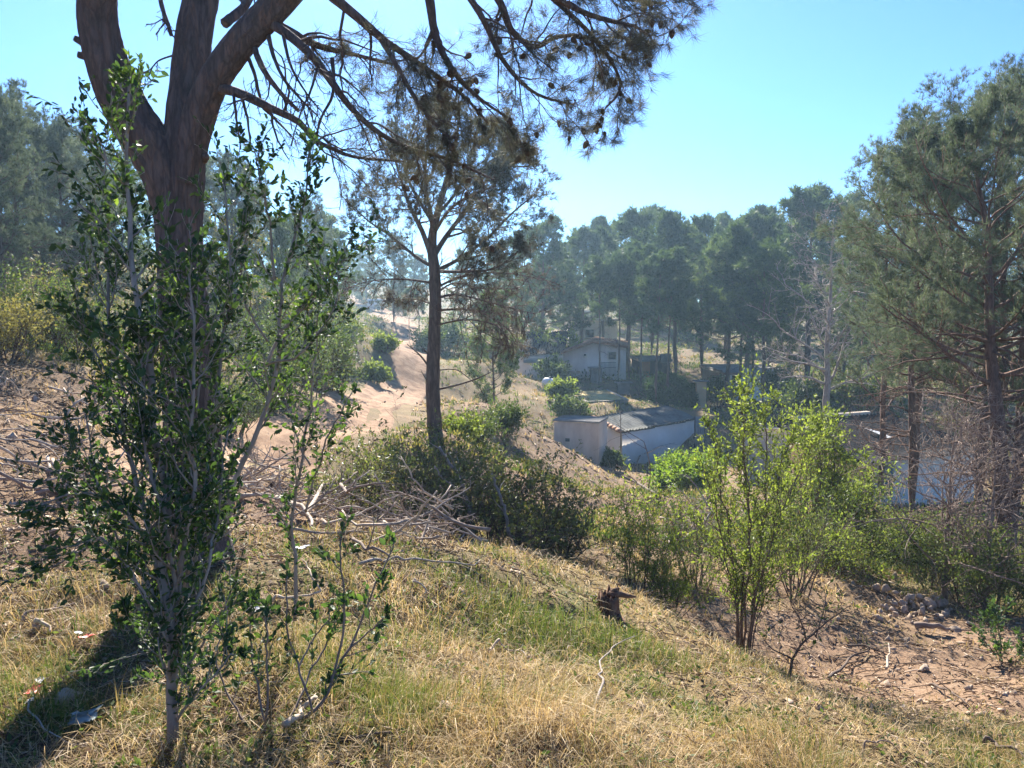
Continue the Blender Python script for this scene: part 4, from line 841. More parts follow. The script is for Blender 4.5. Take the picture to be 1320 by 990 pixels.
# tall bright shrub with a cluster of upright stems
b0 = gp(957, 7.6)
t = sapling('tall_shrub', 'tall many stemmed shrub with small bright green leaves above the bare dirt', 'shrub', RNG(86), b0, [
    (((950, 865, 7.6), (952, 800, 7.6), (948, 730, 7.6), (938, 660, 7.55), (925, 600, 7.5), (915, 540, 7.5)), 0.0158), (((955, 865, 7.6), (956, 790, 7.6), (958, 700, 7.65), (955, 620, 7.7), (950, 560, 7.7), (948, 520, 7.7)), 0.0173), (((962, 868, 7.6), (966, 800, 7.6), (975, 720, 7.65), (985, 640, 7.7), (992, 580, 7.8), (990, 530, 7.8)), 0.0158),
    (((958, 866, 7.6), (962, 780, 7.5), (968, 690, 7.4), (962, 600, 7.3), (965, 530, 7.3)), 0.0130), (((964, 866, 7.62), (972, 790, 7.7), (990, 710, 7.8), (1025, 640, 7.9), (1058, 580, 8.0)), 0.0130), (((953, 864, 7.6), (947, 800, 7.5), (936, 730, 7.4), (922, 650, 7.4), (906, 600, 7.4)), 0.0101), (((962, 862, 7.6), (974, 770, 7.8), (994, 690, 8.0), (1015, 600, 8.2), (1030, 550, 8.3)), 0.0115),
    (((966, 860, 7.6), (976, 790, 7.7), (1004, 730, 7.8), (1060, 690, 7.9)), 0.0086), (((955, 862, 7.6), (948, 780, 7.7), (925, 715, 7.8), (890, 670, 7.9)), 0.0079), (((958, 864, 7.6), (975, 740, 7.3), (1005, 640, 7.2), (1015, 560, 7.1)), 0.0101)],
    M['dark_twig'], M['lime'], 15, 0.36, 0.042, 6, fine=False, sub=4, up=0.45, t0=0.22, wr=0.42, den=0.9)
shrub('bright_bush', 'yellow-green bush in front of the leafless grey tree', 1062, 15.5, 'lime', 87, 2.7, 1.25, stems=16, lat=10, sub=5, nl=6, size=0.085, wr=0.45, r0=0.02, out=0.5, upt=0.2)
shrub('bright_bush', 'yellow-green bush left of the pale wall of the dark roofed house', 1098, 17.5, 'lime', 88, 1.4, 1.3, stems=14, lat=9, sub=5, nl=6, size=0.085, wr=0.45, r0=0.018, out=0.7, upt=0.2)
shrub('bright_bush', 'leafy bush just right of the tall many stemmed shrub', 1035, 11.5, 'olive', 89, 1.5, 1.2, stems=14, lat=9, sub=4, nl=6, size=0.06, wr=0.42, r0=0.013, out=0.8, upt=0.2)
shrub('bright_bush', 'scrubby bush left of the tall many stemmed shrub, by the dead twigs', 905, 11.0, 'olive', 90, 1.0, 1.0, stems=12, lat=8, sub=4, nl=5, size=0.055, wr=0.42, r0=0.011, out=0.9, bare=0.4)
for k, (lab, px, D, h, r, mm) in enumerate((('low green bush at the foot of the pale wall', 1140, 17, 0.6, 1.3, 'lime'), ('low green bush under the thin tall pine', 1185, 15.5, 0.6, 1.2, 'lime'), ('dusty green bush at the shaded right edge', 1262, 12.6, 1.25, 1.1, 'olive'), ('dark olive bush lowest at the right edge', 1305, 12.0, 1.2, 1.0, 'olive'), ('dark bush behind the rubble heap', 1215, 13.8, 1.0, 1.1, 'olive'), ('low bush between the bright bushes and the rubble', 1085, 13.2, 0.7, 1.1, 'lime'),
                                          ('shaded bush before the dark opening under the house', 1096, 21, 1.0, 1.2, 'olive'))):
    shrub('low_bush', lab, px, D, mm, 100 + k, h, r, 'low bushes above the bare dirt', stems=15, lat=9, sub=4, nl=6, size=0.06, wr=0.45, r0=0.011, out=1.0)
for k, (lab, px, D, h, r, mm) in enumerate((('round green bush on top of the left bank', 42, 15.5, 1.5, 1.2, 'olive'), ('green bush on the bank beside the round one', 92, 15.0, 1.2, 1.1, 'olive'), ('yellowish bush at the left edge of the bank', 5, 13.2, 0.9, 0.9, 'drybush'), ('dry pale bush behind the green ones on the bank', 68, 18.5, 1.5, 1.6, 'drybush'), ('dry grassy bush right of the big trunk on the far bank', 325, 33, 2.0, 2.6, 'drybush'), ('yellowish bush on the hillside right of the trunk', 300, 40, 3.0, 3.0, 'drybush'),
                                          ('shaded blue-green bush behind the upright sapling', 405, 27, 2.6, 2.0, 'olive'), ('bush added to darken the bank, seen under the leaning sapling', 372, 24, 2.2, 1.6, 'olive'), ('bush added to darken the bank just right of the big trunk', 330, 25, 2.4, 1.8, 'olive'), ('shaded bush at the foot of the road bank', 432, 30, 1.5, 1.3, 'olive'), ('dark bush on the road bank under the hillside pine', 420, 31, 2.0, 1.7, 'olive'), ('bush on the crest of the road bank', 440, 42, 1.5, 1.6, 'olive'), ('green bush overhanging the road cut', 497, 46, 0.8, 1.0, 'lime'), ('small green bush lower on the road cut', 482, 40, 0.8, 1.0, 'lime'), ('dark bush left of the track, behind the leaning sapling', 352, 22, 1.6, 1.4, 'olive'), ('low bush at the near end of the track', 300, 17.5, 1.0, 1.1, 'olive'),  # two bushes on the bank are added to shade it behind the trunk
                                          ('light bush on the slope right of the lone pine', 592, 21.5, 0.7, 0.8, 'lime'), ('grey-green bush below the dead branch of the lone pine', 612, 25, 1.0, 1.2, 'olive'), ('bush between the lone pine and the concrete hut', 650, 30, 0.9, 1.2, 'olive'), ('dark bush in the shade of the track bend', 552, 66, 1.2, 2.2, 'olive'), ('dark bush beyond the thin young pines', 575, 68, 1.6, 2.4, 'olive'), ('dark green bush beside the white van', 516, 132, 3.0, 3.0, 'olive'),
                                          ('green bush behind the concrete hut', 735, 45, 1.4, 1.3, 'olive'), ('lighter bush on the left of the ochre terrace', 722, 49, 1.1, 1.1, 'lime'), ('dark bush against the front wall of the long white house', 712, 58, 1.7, 1.0, 'olive'), ('bush at the corner between the hut and the shed', 790, 38.5, 0.8, 0.6, 'olive'), 
                                          ('yellow leafed bush above the tiled roof', 727, 66, 3.6, 1.6, 'lime'), ('dark bush right of the bungalow', 1005, 55, 1.8, 2.0, 'olive'), ('dark bush left of the bungalow wall', 928, 56, 1.6, 1.6, 'olive'), ('dark shrub under the leafless tree', 1040, 42, 2.2, 2.2, 'olive'), ('dark shrub right of the leafless tree', 1110, 40, 2.2, 2.4, 'olive'))):
    sz = np.clip(D * 0.0042, 0.06, 0.26)
    shrub('hillside_bush', lab, px, D, mm, 120 + k, h, r, 'scattered bushes on the slopes', stems=14, lat=9, sub=4, nl=6, size=sz, wr=0.5, r0=0.012 + D * 0.0003, out=0.85)
# clipped dark hedge beyond the shed
hr = RNG(160); sb, fb = MB(), MB(); n = 26000
c0, c1 = gp(833, 55), gp(896, 55); u = hr.random(n); th = hr.random(n) * math.pi; rr = np.sqrt(hr.uniform(0.72, 1, n))
lump = 0.85 + 0.3 * vnoise(u * 7, th * 2, 3)
hp = c0 + (c1 - c0) * u[:, None] + np.c_[0 * u, np.cos(th) * rr * 1.5 * lump, np.sin(th) * rr * 2.05 * lump * np.sin(np.pi * np.clip(0.12 + 0.76 * u, 0, 1)) ** 0.35]
leaves(fb, hr, hp, hr.standard_normal((n, 3)) + np.array([0, 0, 0.3]), 0.2, 0.55, 0.15 + 0.3 * hr.random(n))
ct = (c0 + c1) / 2; xs = np.linspace(0.05, 0.95, 9); P0 = c0 + (c1 - c0) * xs[:, None] + np.array([0, 0, -0.2])
P1, R1 = grow(hr, np.repeat(P0, 4, 0), np.c_[0.6 * hr.standard_normal((36, 2)), np.ones(36)], np.full(36, 1.9), np.full(36, 0.04), 5, 0.15); sb.tubes(P1, R1, 4)
t = thing('hedge', 'dark clipped rounded hedge beyond the grey roofed shed', 'hedge', ct)
o1 = sb.build('stem', M['dark_twig'], t, origin=ct); o2 = fb.build('foliage', M['dark_leaf'], t, origin=ct)
# young plants on the dirt
b0 = gp(1306, 9.0)
sapling('young_oak', 'small leafy sapling with a thin crooked stem on the bare dirt at the right edge', 'sapling', RNG(170), b0, [(((1305, 928, 9.0), (1290, 890, 9.0), (1284, 850, 9.0), (1281, 810, 9.0), (1275, 785, 9.0)), 0.014), (((1290, 890, 9.0), (1305, 860, 9.0), (1318, 830, 9.0)), 0.008), (((1284, 845, 9.0), (1270, 825, 9.0), (1262, 800, 9.0)), 0.007), (((1298, 905, 9.0), (1318, 890, 8.8), (1335, 865, 8.7)), 0.007)], M['dark_twig'], M['dark_leaf'], 14, 0.3, 0.06, 5, fine=False, t0=0.3)
b0 = gp(1013, 6.5)
sapling('forked_sapling', 'small forked nearly leafless sapling below the tall many stemmed shrub', 'sapling', RNG(171), b0, [(((1013, 905, 6.5), (1016, 870, 6.5), (1022, 850, 6.5), (1040, 828, 6.5), (1070, 805, 6.5), (1098, 785, 6.5)), 0.016), (((1022, 850, 6.5), (1012, 845, 6.5), (996, 838, 6.5), (985, 825, 6.5)), 0.010), (((1040, 828, 6.5), (1032, 800, 6.5), (1022, 780, 6.5), (1018, 750, 6.5)), 0.008), (((1052, 820, 6.5), (1060, 790, 6.5), (1064, 760, 6.6)), 0.006)], M['dark_twig'], M['olive'], 10, 0.25, 0.045, 3, fine=False, t0=0.35, den=0.3)

# ------------------------------------------------------------------ buildings
Zv = np.array([0, 0, 1.0])
def unit(v): return v / np.linalg.norm(v)
def wallbox(mb, a, b, z0, z1, th, inward):
    """A straight wall between plan points a and b, from z0 to z1, th thick on the inward side."""
    a = np.array([a[0], a[1], 0.0]); b = np.array([b[0], b[1], 0.0]); d = unit(b - a); nrl = unit(np.asarray(inward, float))
    c = (a + b) / 2 + nrl * th / 2 + Zv * (z0 + z1) / 2
    mb.box(c, (np.linalg.norm(b - a), th, z1 - z0), d, nrl, Zv, 0.015)
def prism(mb, poly, ext):
    """A convex outline given as 3D points, extruded by the vector ext."""
    p = np.asarray(poly, float); n = len(p); e = np.asarray(ext, float)
    mb.add(np.r_[p, p + e], [[i, (i + 1) % n, n + (i + 1) % n, n + i] for i in range(n)])
    n0 = mb.n - 2 * n
    mb.f[3].append(np.array([[0, i + 1, i] for i in range(1, n - 1)] + [[n, n + i, n + i + 1] for i in range(1, n - 1)]) + n0)
def corrugated(mb, A, B, C, n, amp, th=0.012, sag=0.0, rg=None):
    """Ribbed sheet spanning corner A, edge vector B (across the ribs) and edge vector C (along the ribs)."""
    A, B, C = (np.asarray(q, float) for q in (A, B, C)); nn = unit(np.cross(B, C)); nn = nn if nn[2] > 0 else -nn
    K = n * 4 + 1; u = np.linspace(0, 1, K); v = np.linspace(0, 1, 7); r = rg or RNG(1)
    w = 0.018 * np.repeat(r.standard_normal((n // 3 + 2, 7)), 12, 0)[:K]
    h = amp * np.cos(u * n * 2 * math.pi)[:, None] + w - sag * (4 * v * (1 - v))[None]
    top = A + u[:, None, None] * B + v[None, :, None] * C + h[..., None] * nn
    V = np.r_[top.reshape(-1, 3), (top - nn * th).reshape(-1, 3)]
    i, j = np.meshgrid(np.arange(K - 1), np.arange(6), indexing='ij'); q = np.stack([i * 7 + j, (i + 1) * 7 + j, (i + 1) * 7 + j + 1, i * 7 + j + 1], -1).reshape(-1, 4)
    e = [[k * 7, (k + 1) * 7, (k + 1) * 7 + K * 7, k * 7 + K * 7] for k in range(K - 1)] + [[k * 7 + 6, k * 7 + 6 + K * 7, (k + 1) * 7 + 6 + K * 7, (k + 1) * 7 + 6] for k in range(K - 1)]
    mb.add(V, np.r_[q, q[:, ::-1] + K * 7, np.array(e)])

# white shed with a ribbed grey roof
A, B, C, Dd = W(802, 556, 42), W(897, 540, 47), W(768, 541, 44.6), W(860, 530, 49.5)
zt = A[2]; B[2] = zt + 0.05; C[2] = zt + 0.42; Dd[2] = zt + 0.46; zb = min(float(H(*A[:2])), float(H(*B[:2]))) - 0.6
ctr = (A + B + C + Dd) / 4; t = thing('shed', 'low white shed with a ribbed grey sheet roof below the concrete hut', 'shed', (ctr[0], ctr[1], zb + 0.6))
o0 = np.array(t.location)
def bld(mb, name, m_, par, o, smooth=False):
    for k in range(len(mb.v)): mb.v[k] = mb.v[k] - o
    return mb.build(name, m_, par, smooth)
inn = np.r_[(ctr - (A + B) / 2)[:2], 0]
w = MB(); wallbox(w, A, B, zb, zt - 0.10, 0.18, inn); bld(w, 'wall', M['white_wall'], t, o0)
w = MB(); dl = unit(np.r_[(C - A)[:2], 0]); a2 = A + dl * 0.2
prism(w, [a2 * [1, 1, 0] + Zv * zb, C * [1, 1, 0] + Zv * zb, C * [1, 1, 0] + Zv * (C[2] - 0.1), a2 * [1, 1, 0] + Zv * (zt - 0.08)], unit(np.r_[(B - A)[:2], 0]) * 0.18); bld(w, 'wall', M['white_wall'], t, o0)['label'] = 'short side wall in shade'
w = MB(); b2 = B + dl * 0.2
prism(w, [b2 * [1, 1, 0] + Zv * zb, Dd * [1, 1, 0] + Zv * zb, Dd * [1, 1, 0] + Zv * (Dd[2] - 0.1), b2 * [1, 1, 0] + Zv * (B[2] - 0.08)], -unit(np.r_[(B - A)[:2], 0]) * 0.18); bld(w, 'wall', M['white_wall'], t, o0)
w = MB(); ov_ = 0.16; A1 = A - dl * ov_; corrugated(w, A1, B - A, C - A + dl * (ov_ + 0.2), 26, 0.035, 0.02, 0.0, RNG(3)); rf = bld(w, 'roof', M['sheet'], t, o0)
w = MB(); ex = unit(np.r_[(B - A)[:2], 0])
for k in range(7): 
    u0 = k / 7; p = A + (B - A) * u0 - ex * 0.1; w.box(p + (B - A) / 14 - dl * (0.05) - Zv * (0.07 + 0.02 * (k % 3)), (np.linalg.norm(B - A) / 7.3, 0.05, 0.06), ex, dl, Zv, 0.01)
bld(w, 'eaves_board', M['dark_paint'], t, o0)
w = MB(); 
for k in range(8): p = A + (C - A) * (k + 0.5) / 8 - ex * 0.12; w.tubes(np.array([p - (C - A) / 15, p + (C - A) / 15]) + Zv * 0.0, np.array([0.11, 0.13]), 8)
bld(w, 'edge_tiles', M['terracotta'], t, o0, True)

# roughcast concrete hut
a, b_ = W(713.5, 541, 38.8), W(771.5, 547.5, 38.0); zt = (a[2] + b_[2]) / 2; zb = min(float(H(*a[:2])), float(H(*b_[:2]))) - 0.8
ex = unit(np.r_[(b_ - a)[:2], 0]); ey = np.array([-ex[1], ex[0], 0]); ct = (a + b_) / 2 + ey * 0.9; ln_ = np.linalg.norm((b_ - a)[:2])
t = thing('concrete_hut', 'small windowless beige concrete hut with stained walls on the slope', 'hut', (ct[0], ct[1], zb + 0.8)); o0 = np.array(t.location)
w = MB(); w.box(ct * [1, 1, 0] + Zv * (zb + zt) / 2, (ln_, 1.8, zt - zb), ex, ey, Zv, 0.03); bld(w, 'wall', M['beige_wall'], t, o0)
w = MB(); w.box(ct * [1, 1, 0] + Zv * (zt + 0.045), (ln_ + 0.1, 1.92, 0.08), ex, ey, unit(Zv + ex * -0.03), 0.02); bld(w, 'roof', M['concrete'], t, o0)
w = MB(); w.box(ct + ex * (-ln_ * 0.18) - ey * 0.915 + Zv * (zt - 0.9 - ct[2]), (0.22, 0.03, 0.16), ex, ey, Zv, 0.01); bld(w, 'vent', M['dark_paint'], t, o0)

# long white house: low lean-to on the left, gabled part on the right
Dh = 62.0
f = lambda px, py, d=Dh: W(px, py, d)
zb = float(H(*f(735, 488)[:2])) - 0.8
dep = np.array([1.2, 8.0, 0])
t = thing('house', 'long white house with a dark lean-to roof, a tiled gable and a barred gate', 'house', gp(735, Dh)); o0 = np.array(t.location)
fz = lambda px, py: f(px, py)
pt = [f(663, 480), f(663, 459.5), f(726, 455.5), f(726, 480)]
for q in (pt[0], pt[3]): q[2] = zb
w = MB(); prism(w, pt, dep); bld(w, 'lean_to_wall', M['white_wall'], t, o0)
pg = [f(726.15, 480), f(726.15, 456), f(764, 443.5), f(807, 450), f(807, 480)]
for q in (pg[0], pg[4]): q[2] = zb
w = MB(); prism(w, pg, dep + [0.0, 0.3, 0]); bld(w, 'gable_wall', M['dirty_wall'], t, o0)
over = np.array([0, -0.45, 0])
w = MB(); corrugated(w, f(660, 459) + over + Zv * 0.06, f(726, 454.6) - f(660, 459), dep * 0.95 - over + Zv * 1.5, 18, 0.05, 0.03, 0, RNG(4)); bld(w, 'roof', M['dark_sheet'], t, o0)['label'] = 'dark corrugated lean-to roof'
for (p, q) in ((f(722, 457.3), f(764.3, 442.3)), (f(763.7, 442.3), f(809, 449.2))):
    w = MB(); c4 = [p + over, q + over, q + dep, p + dep]; w.slab([x + Zv * 0.20 for x in c4], -Zv * 0.18)
    rf = bld(w, 'roof', M['terracotta'], t, o0)
    tl = MB(); n = 16
    for k in range(n):
        s0 = p + (q - p) * (k + 0.5) / n + Zv * 0.21; tl.tubes(np.array([s0 + over * 1.05, s0 + dep]), np.array([0.09, 0.085]), 6)
    bld(tl, 'roof_tiles', M['terracotta'], rf, o0, True)
w = MB(); w.box(f(700, 464, 61.6) , (3.1, 0.12, 0.50), (1, 0.02, 0), (0, 1, 0), Zv, 0.02); bld(w, 'awning_band', M['beige_wall'], t, o0)
def window(par, px, py, D, wd_, hg, bars=0, name='window'):
    c = f(px, py, D) - np.array([0, 0.03, 0]); w = MB(); th_ = 0.07
    for s in (-1, 1):
        w.box(c + np.array([s * (wd_ / 2 + th_ / 2), 0, 0]), (th_, 0.12, hg + 2 * th_), bev=0.01); w.box(c + np.array([0, 0, s * (hg / 2 + th_ / 2)]), (wd_, 0.12, th_), bev=0.01)
    fr = bld(w, name, M['dirty_wall'], par, o0); g_ = MB(); g_.box(c + np.array([0, 0.02, 0]), (wd_, 0.03, hg)); bld(g_, 'pane', M['glass'], fr, o0)
    if bars:
        q_ = MB()
        for k in range(bars): x = -wd_ / 2 + wd_ * (k + 0.5) / bars; q_.tubes(c + np.array([[x, -0.09, -hg / 2], [x, -0.09, hg / 2]]), np.array([0.012, 0.012]), 5)
        bld(q_, 'bars', M['dark_paint'], fr, o0)
window(t, 789, 458.5, 61.95, 0.6, 0.55); window(t, 754, 457.5, 61.95, 0.18, 0.14)
w = MB(); c = f(784, 475.5, 61.8)
for k in range(13): w.tubes(c + np.array([[-0.6 + k * 0.1, 0, -0.5], [-0.6 + k * 0.1, 0, 0.5]]), np.array([0.012, 0.012]), 5)
for z in (-0.5, 0.1, 0.5): w.box(c + np.array([0, 0, z]), (1.24, 0.03, 0.03))
bld(w, 'barred_gate', M['dark_paint'], t, o0)
# taller white block behind
def block(name, label, px0, px1, ptop, D, depth, m_, thick_roof=0.22, cat='house'):
    a, b_ = W(px0, ptop, D), W(px1, ptop, D); zt = a[2]; zb = min(float(H(*a[:2])), float(H(*b_[:2]))) - 1.0; ct = (a + b_) / 2 + np.array([0, depth / 2, 0])
    t = thing(name, label, cat, (ct[0], ct[1], zb + 1.0)); o = np.array(t.location)
    w = MB(); w.box(ct * [1, 1, 0] + Zv * (zb + zt) / 2, (b_[0] - a[0], depth, zt - zb), bev=0.03); bld(w, 'wall', m_, t, o)
    w = MB(); w.box(ct * [1, 1, 0] + Zv * (zt + thick_roof / 2 + 0.004), (b_[0] - a[0] + 0.4, depth + 0.4, thick_roof), bev=0.03); bld(w, 'roof', M['concrete'], t, o)
    return t, o
t, o0 = block('house', 'taller plain white block rising behind the tiled gable', 733, 796, 414, 84, 7, M['white_wall'])
window(t, 760, 430, 83.96, 0.9, 0.8)
t, o0 = block('house', 'small white building seen between pine trunks above the lean-to roof', 676, 712, 431, 88, 5, M['white_wall'])
window(t, 690, 440, 87.96, 0.8, 0.7)
# bungalow
t, o0 = block('bungalow', 'white bungalow with a dark barred window behind the slim pines', 934, 1014, 482, 59, 7, M['white_wall'], 0.25)
window(t, 948.5, 488.5, 58.96, 0.75, 0.55, 6); window(t, 985, 492, 58.96, 0.6, 0.6)
w = MB(); w.box(f(953, 481.6, 58.4), (2.6, 0.9, 0.10), bev=0.02); bld(w, 'porch_roof', M['terracotta'], t, o0)
w = MB()
for x in (942, 960): p = f(x, 495, 58.05); w.tubes(np.array([p - Zv * 1.2, p + Zv * 0.72]), np.array([0.06, 0.06]), 8)
bld(w, 'porch_post', M['white_wall'], t, o0)
# garage with an orange door; near-black walls paint in its shade
t, o0 = block('garage', 'garage with an orange door among the slim pines, its shade painted as near-black walls', 826, 864, 466, 66, 5, M['dark_sheet'])
w = MB(); p = f(832, 480, 65.96); w.box(p, (0.75, 0.06, 1.9), bev=0.02); dr_ = bld(w, 'door', M['orange_paint'], t, o0)
w = MB(); w.tubes(np.array([p + [0.28, -0.05, -0.05], p + [0.28, -0.05, 0.08]]), np.array([0.02, 0.02]), 6); bld(w, 'handle', M['dark_paint'], dr_, o0)
w = MB(); w.box(f(858, 462, 65.7), (0.9, 0.3, 0.75), bev=0.02); bld(w, 'parapet', M['concrete'], t, o0)
# orange stucco pier and white low walls
t, o0 = block('wall_pier', 'orange stucco pier standing at the end of the hedge', 898, 911, 492, 54, 0.5, M['orange_wall'], 0.08, 'pier')
t, o0 = block('garden_wall', 'low white garden wall glowing in the sun by the pale thin trunk', 843, 859, 494, 57, 0.3, M['white_wall'], 0.06, 'wall')
t, o0 = block('garden_wall', 'low broken white wall at the right corner of the ochre terrace', 796, 812, 494, 57.5, 0.35, M['concrete'], 0.08, 'wall')
t, o0 = block('garden_wall', 'long grey garden wall behind the tall many stemmed shrub', 960, 1052, 553, 33, 0.25, M['dirty_wall'], 0.06, 'wall')
t, o0 = block('roadside_wall', 'low white wall at the top of the track left of the van', 458, 471, 393, 150, 0.4, M['white_wall'], 0.08, 'wall')
t, o0 = block('water_tank', 'square concrete water tank in front of the tiled gable', 762, 776, 475, 59.5, 0.9, M['concrete'], 0.06, 'tank')
# ochre terrace
cs = [W(x, y, 50) for x, y in ((742, 512), (746, 498), (772, 498), (808, 515), (757, 519))]
zt = cs[4][2]; pl = []
for (x, y) in ((738, 511), (748, 498.5), (774, 498.5), (808.5, 516.5), (757, 519)):
    b = (495 - y) / FPX; s = (zt - EZ) / (-SP + b * CP); pl.append([(x - 660) / FPX * s, s * (CP + b * SP), zt])
pl = np.array(pl); ct = pl.mean(0); t = thing('terrace', 'raised terrace with an ochre top and a grey stone front', 'terrace', ct); o0 = np.array(t.location)
w = MB(); prism(w, pl - Zv * 0.006, -Zv * 1.2); bld(w, 'retaining_wall', M['concrete'], t, o0)
w = MB(); q = ct + (pl - ct) * 0.97; prism(w, q + Zv * 0.05, -Zv * 0.05); bld(w, 'paving', M['ochre'], t, o0)
w = MB()
for k in range(5): w.box((pl[k] + pl[(k + 1) % 5]) / 2 + Zv * 0.03, (np.linalg.norm(pl[(k + 1) % 5] - pl[k]) - 0.02, 0.2, 0.12), unit(pl[(k + 1) % 5] - pl[k]), unit(np.cross(Zv, pl[(k + 1) % 5] - pl[k])), Zv, 0.02)
bld(w, 'coping', M['concrete'], t, o0)
# gate panel beside the shed
p = W(902, 549, 45); zb = float(H(p[0], p[1])) - 0.1; t = thing('gate_panel', 'blue-grey metal gate leaf at the right end of the grey roofed shed', 'gate', (p[0], p[1], zb)); o0 = np.array(t.location)
w = MB(); zt = W(902, 537, 45)[2]; w.box([p[0], p[1], (zb + zt) / 2], (0.52, 0.05, zt - zb), bev=0.01)
for k in range(5): w.box([p[0] - 0.2 + 0.1 * k, p[1] - 0.035, (zb + zt) / 2], (0.03, 0.02, zt - zb - 0.1))
bld(w, 'leaf', M['gate_blue'], t, o0)
w = MB(); 
for s in (-0.29, 0.29): w.box([p[0] + s, p[1], (zb + zt) / 2 + 0.03], (0.05, 0.06, zt - zb + 0.06), bev=0.008)
bld(w, 'post', M['dark_paint'], t, o0)
# house with the dark ribbed roof
D1 = 26.0
q = lambda px, py, d: W(px, py, d)
c0, c1 = q(1128, 592, 26), q(1258, 592, 28); zt = c0[2]; zb = min(float(H(*c0[:2])), float(H(*c1[:2]))) - 1.0
ex = unit(np.r_[(c1 - c0)[:2], 0]); ey = np.array([-ex[1], ex[0], 0]); ln_ = np.linalg.norm((c1 - c0)[:2])
t = thing('house', 'bluish white house with a dark ribbed roof, half hidden by the right pines', 'house', (c0[0] + 1.5, c0[1] + 2, zb + 1.0)); o0 = np.array(t.location)
w = MB(); w.box((c0 + c1) / 2 * [1, 1, 0] + ey * 2.0 + Zv * (zb + zt) / 2, (ln_, 4.0, zt - zb), ex, ey, Zv, 0.02); bld(w, 'wall', M['white_wall'], t, o0)
w = MB(); corrugated(w, c0 - ex * 0.9 - ey * 0.35 + Zv * 0.02, ex * (ln_ + 1.2), ey * 4.6 + Zv * 0.75, 30, 0.04, 0.03, 0, RNG(5)); bld(w, 'roof', M['dark_sheet'], t, o0)
w = MB(); w.box((c0 + c1) / 2 + ey * 4.35 + Zv * 0.62, (ln_ * 0.8, 0.25, 0.9), ex, ey, Zv, 0.03); bld(w, 'parapet', M['beige_wall'], t, o0)
w = MB(); w.box(c0 - ex * 0.45 + Zv * -0.12 + ey * 0.5, (0.9, 1.6, 0.08), ex, ey, Zv, 0.01); bld(w, 'sunlit_ochre_eave', M['ochre'], t, o0)  # eave slab in bright ochre, its sunlit look put into the colour
w = MB(); w.box(c0 + ex * 0.55 - ey * 0.012 + Zv * (-0.75), (0.7, 0.05, 1.2), ex, ey, Zv, 0.01); fr = bld(w, 'window', M['dirty_wall'], t, o0)
w = MB(); w.box(c0 + ex * 0.55 - ey * 0.03 + Zv * (-0.75), (0.56, 0.04, 1.06), ex, ey, Zv); bld(w, 'pane', M['gate_blue'], fr, o0)
w = MB(); p = c0 + ex * 1.95 + ey * 1.2 + Zv * 0.36
w.add([p, p + ex * 0.24 + ey * 0.05, p + ex * 0.36 + ey * 0.9 + Zv * 0.17, p + ex * 0.05 + ey * 1.1 + Zv * 0.2, p + Zv * 0.03 + ex * 0.1 + ey * 0.4], [[0, 1, 4], [1, 2, 4], [2, 3, 4], [3, 0, 4]]); o = bld(w, 'plastic_sheet', M['white_plastic'], None, p)
o.location = tuple(p + Zv * 0.06); tag(o, 'torn white plastic sheet lying on the dark ribbed roof', 'plastic sheet')
# white gas tank
p = W(709, 493, 55); gz = float(H(p[0], p[1])); t = thing('gas_tank', 'white rounded gas tank on the ground before the long white house', 'tank', (p[0], p[1], gz)); o0 = np.array(t.location)
p[2] = gz + 0.42; w = MB(); zz = np.linspace(-1, 1, 13); w.tubes(p + np.outer(zz * 0.62, unit(np.array([1, -0.25, -0.22]))), 0.40 * np.sqrt(np.clip(1 - np.abs(zz) ** 3.2, 0.002, 1)), 16); bld(w, 'tank_shell', M['tank'], t, o0, True)
w = MB()
for s in (-0.3, 0.3): w.box([p[0] + s, p[1], gz + 0.06], (0.1, 0.5, 0.26), bev=0.01)
bld(w, 'cradle', M['concrete'], t, o0)
w = MB(); w.tubes(np.array([[p[0], p[1], p[2] + 0.38], [p[0], p[1], p[2] + 0.5]]), np.array([0.08, 0.07]), 10); bld(w, 'cap', M['dark_paint'], t, o0)
# bench
p = gp(735, 59.5); t = thing('bench', 'plain dark bench along the front wall of the long white house', 'bench', p); o0 = p
w = MB(); w.box(p + [0, 0, 0.43], (1.6, 0.4, 0.06), bev=0.01); bld(w, 'seat', M['wood'], t, o0)
w = MB(); w.box(p + [0, 0.2, 0.72], (1.6, 0.05, 0.22), unit(np.array([1, 0, 0.0])), (0, 1, 0), Zv, 0.01); bld(w, 'backrest', M['wood'], t, o0)
for x in (-0.65, 0.65): w = MB(); w.box(p + [x, 0, 0.18], (0.08, 0.36, 0.44), bev=0.01); bld(w, 'leg', M['dark_paint'], t, o0)
# iron posts by the hut
for lab, px, d, h_ in (('rusty iron post standing at the left front corner of the shed', 801, 41.3, 1.0), ('thin iron post behind the concrete hut', 781, 42.6, 1.5)):
    p = gp(px, d, -0.1); w = MB(); z_ = W(px, 527 if d > 42 else 532, d)[2] - p[2]; w.tubes(np.array([p, p + [0.03, 0, z_ * 0.6], p + [0.0, 0, z_]]), np.array([0.022, 0.02, 0.018]), 6); w.tubes(np.array([p + [-0.08, 0, z_ * 0.85], p + [0.1, 0, z_ * 0.9]]), np.array([0.012, 0.012]), 5)
    tag(w.build('iron_post', M['dark_twig'], None, True, origin=p), lab, 'post')

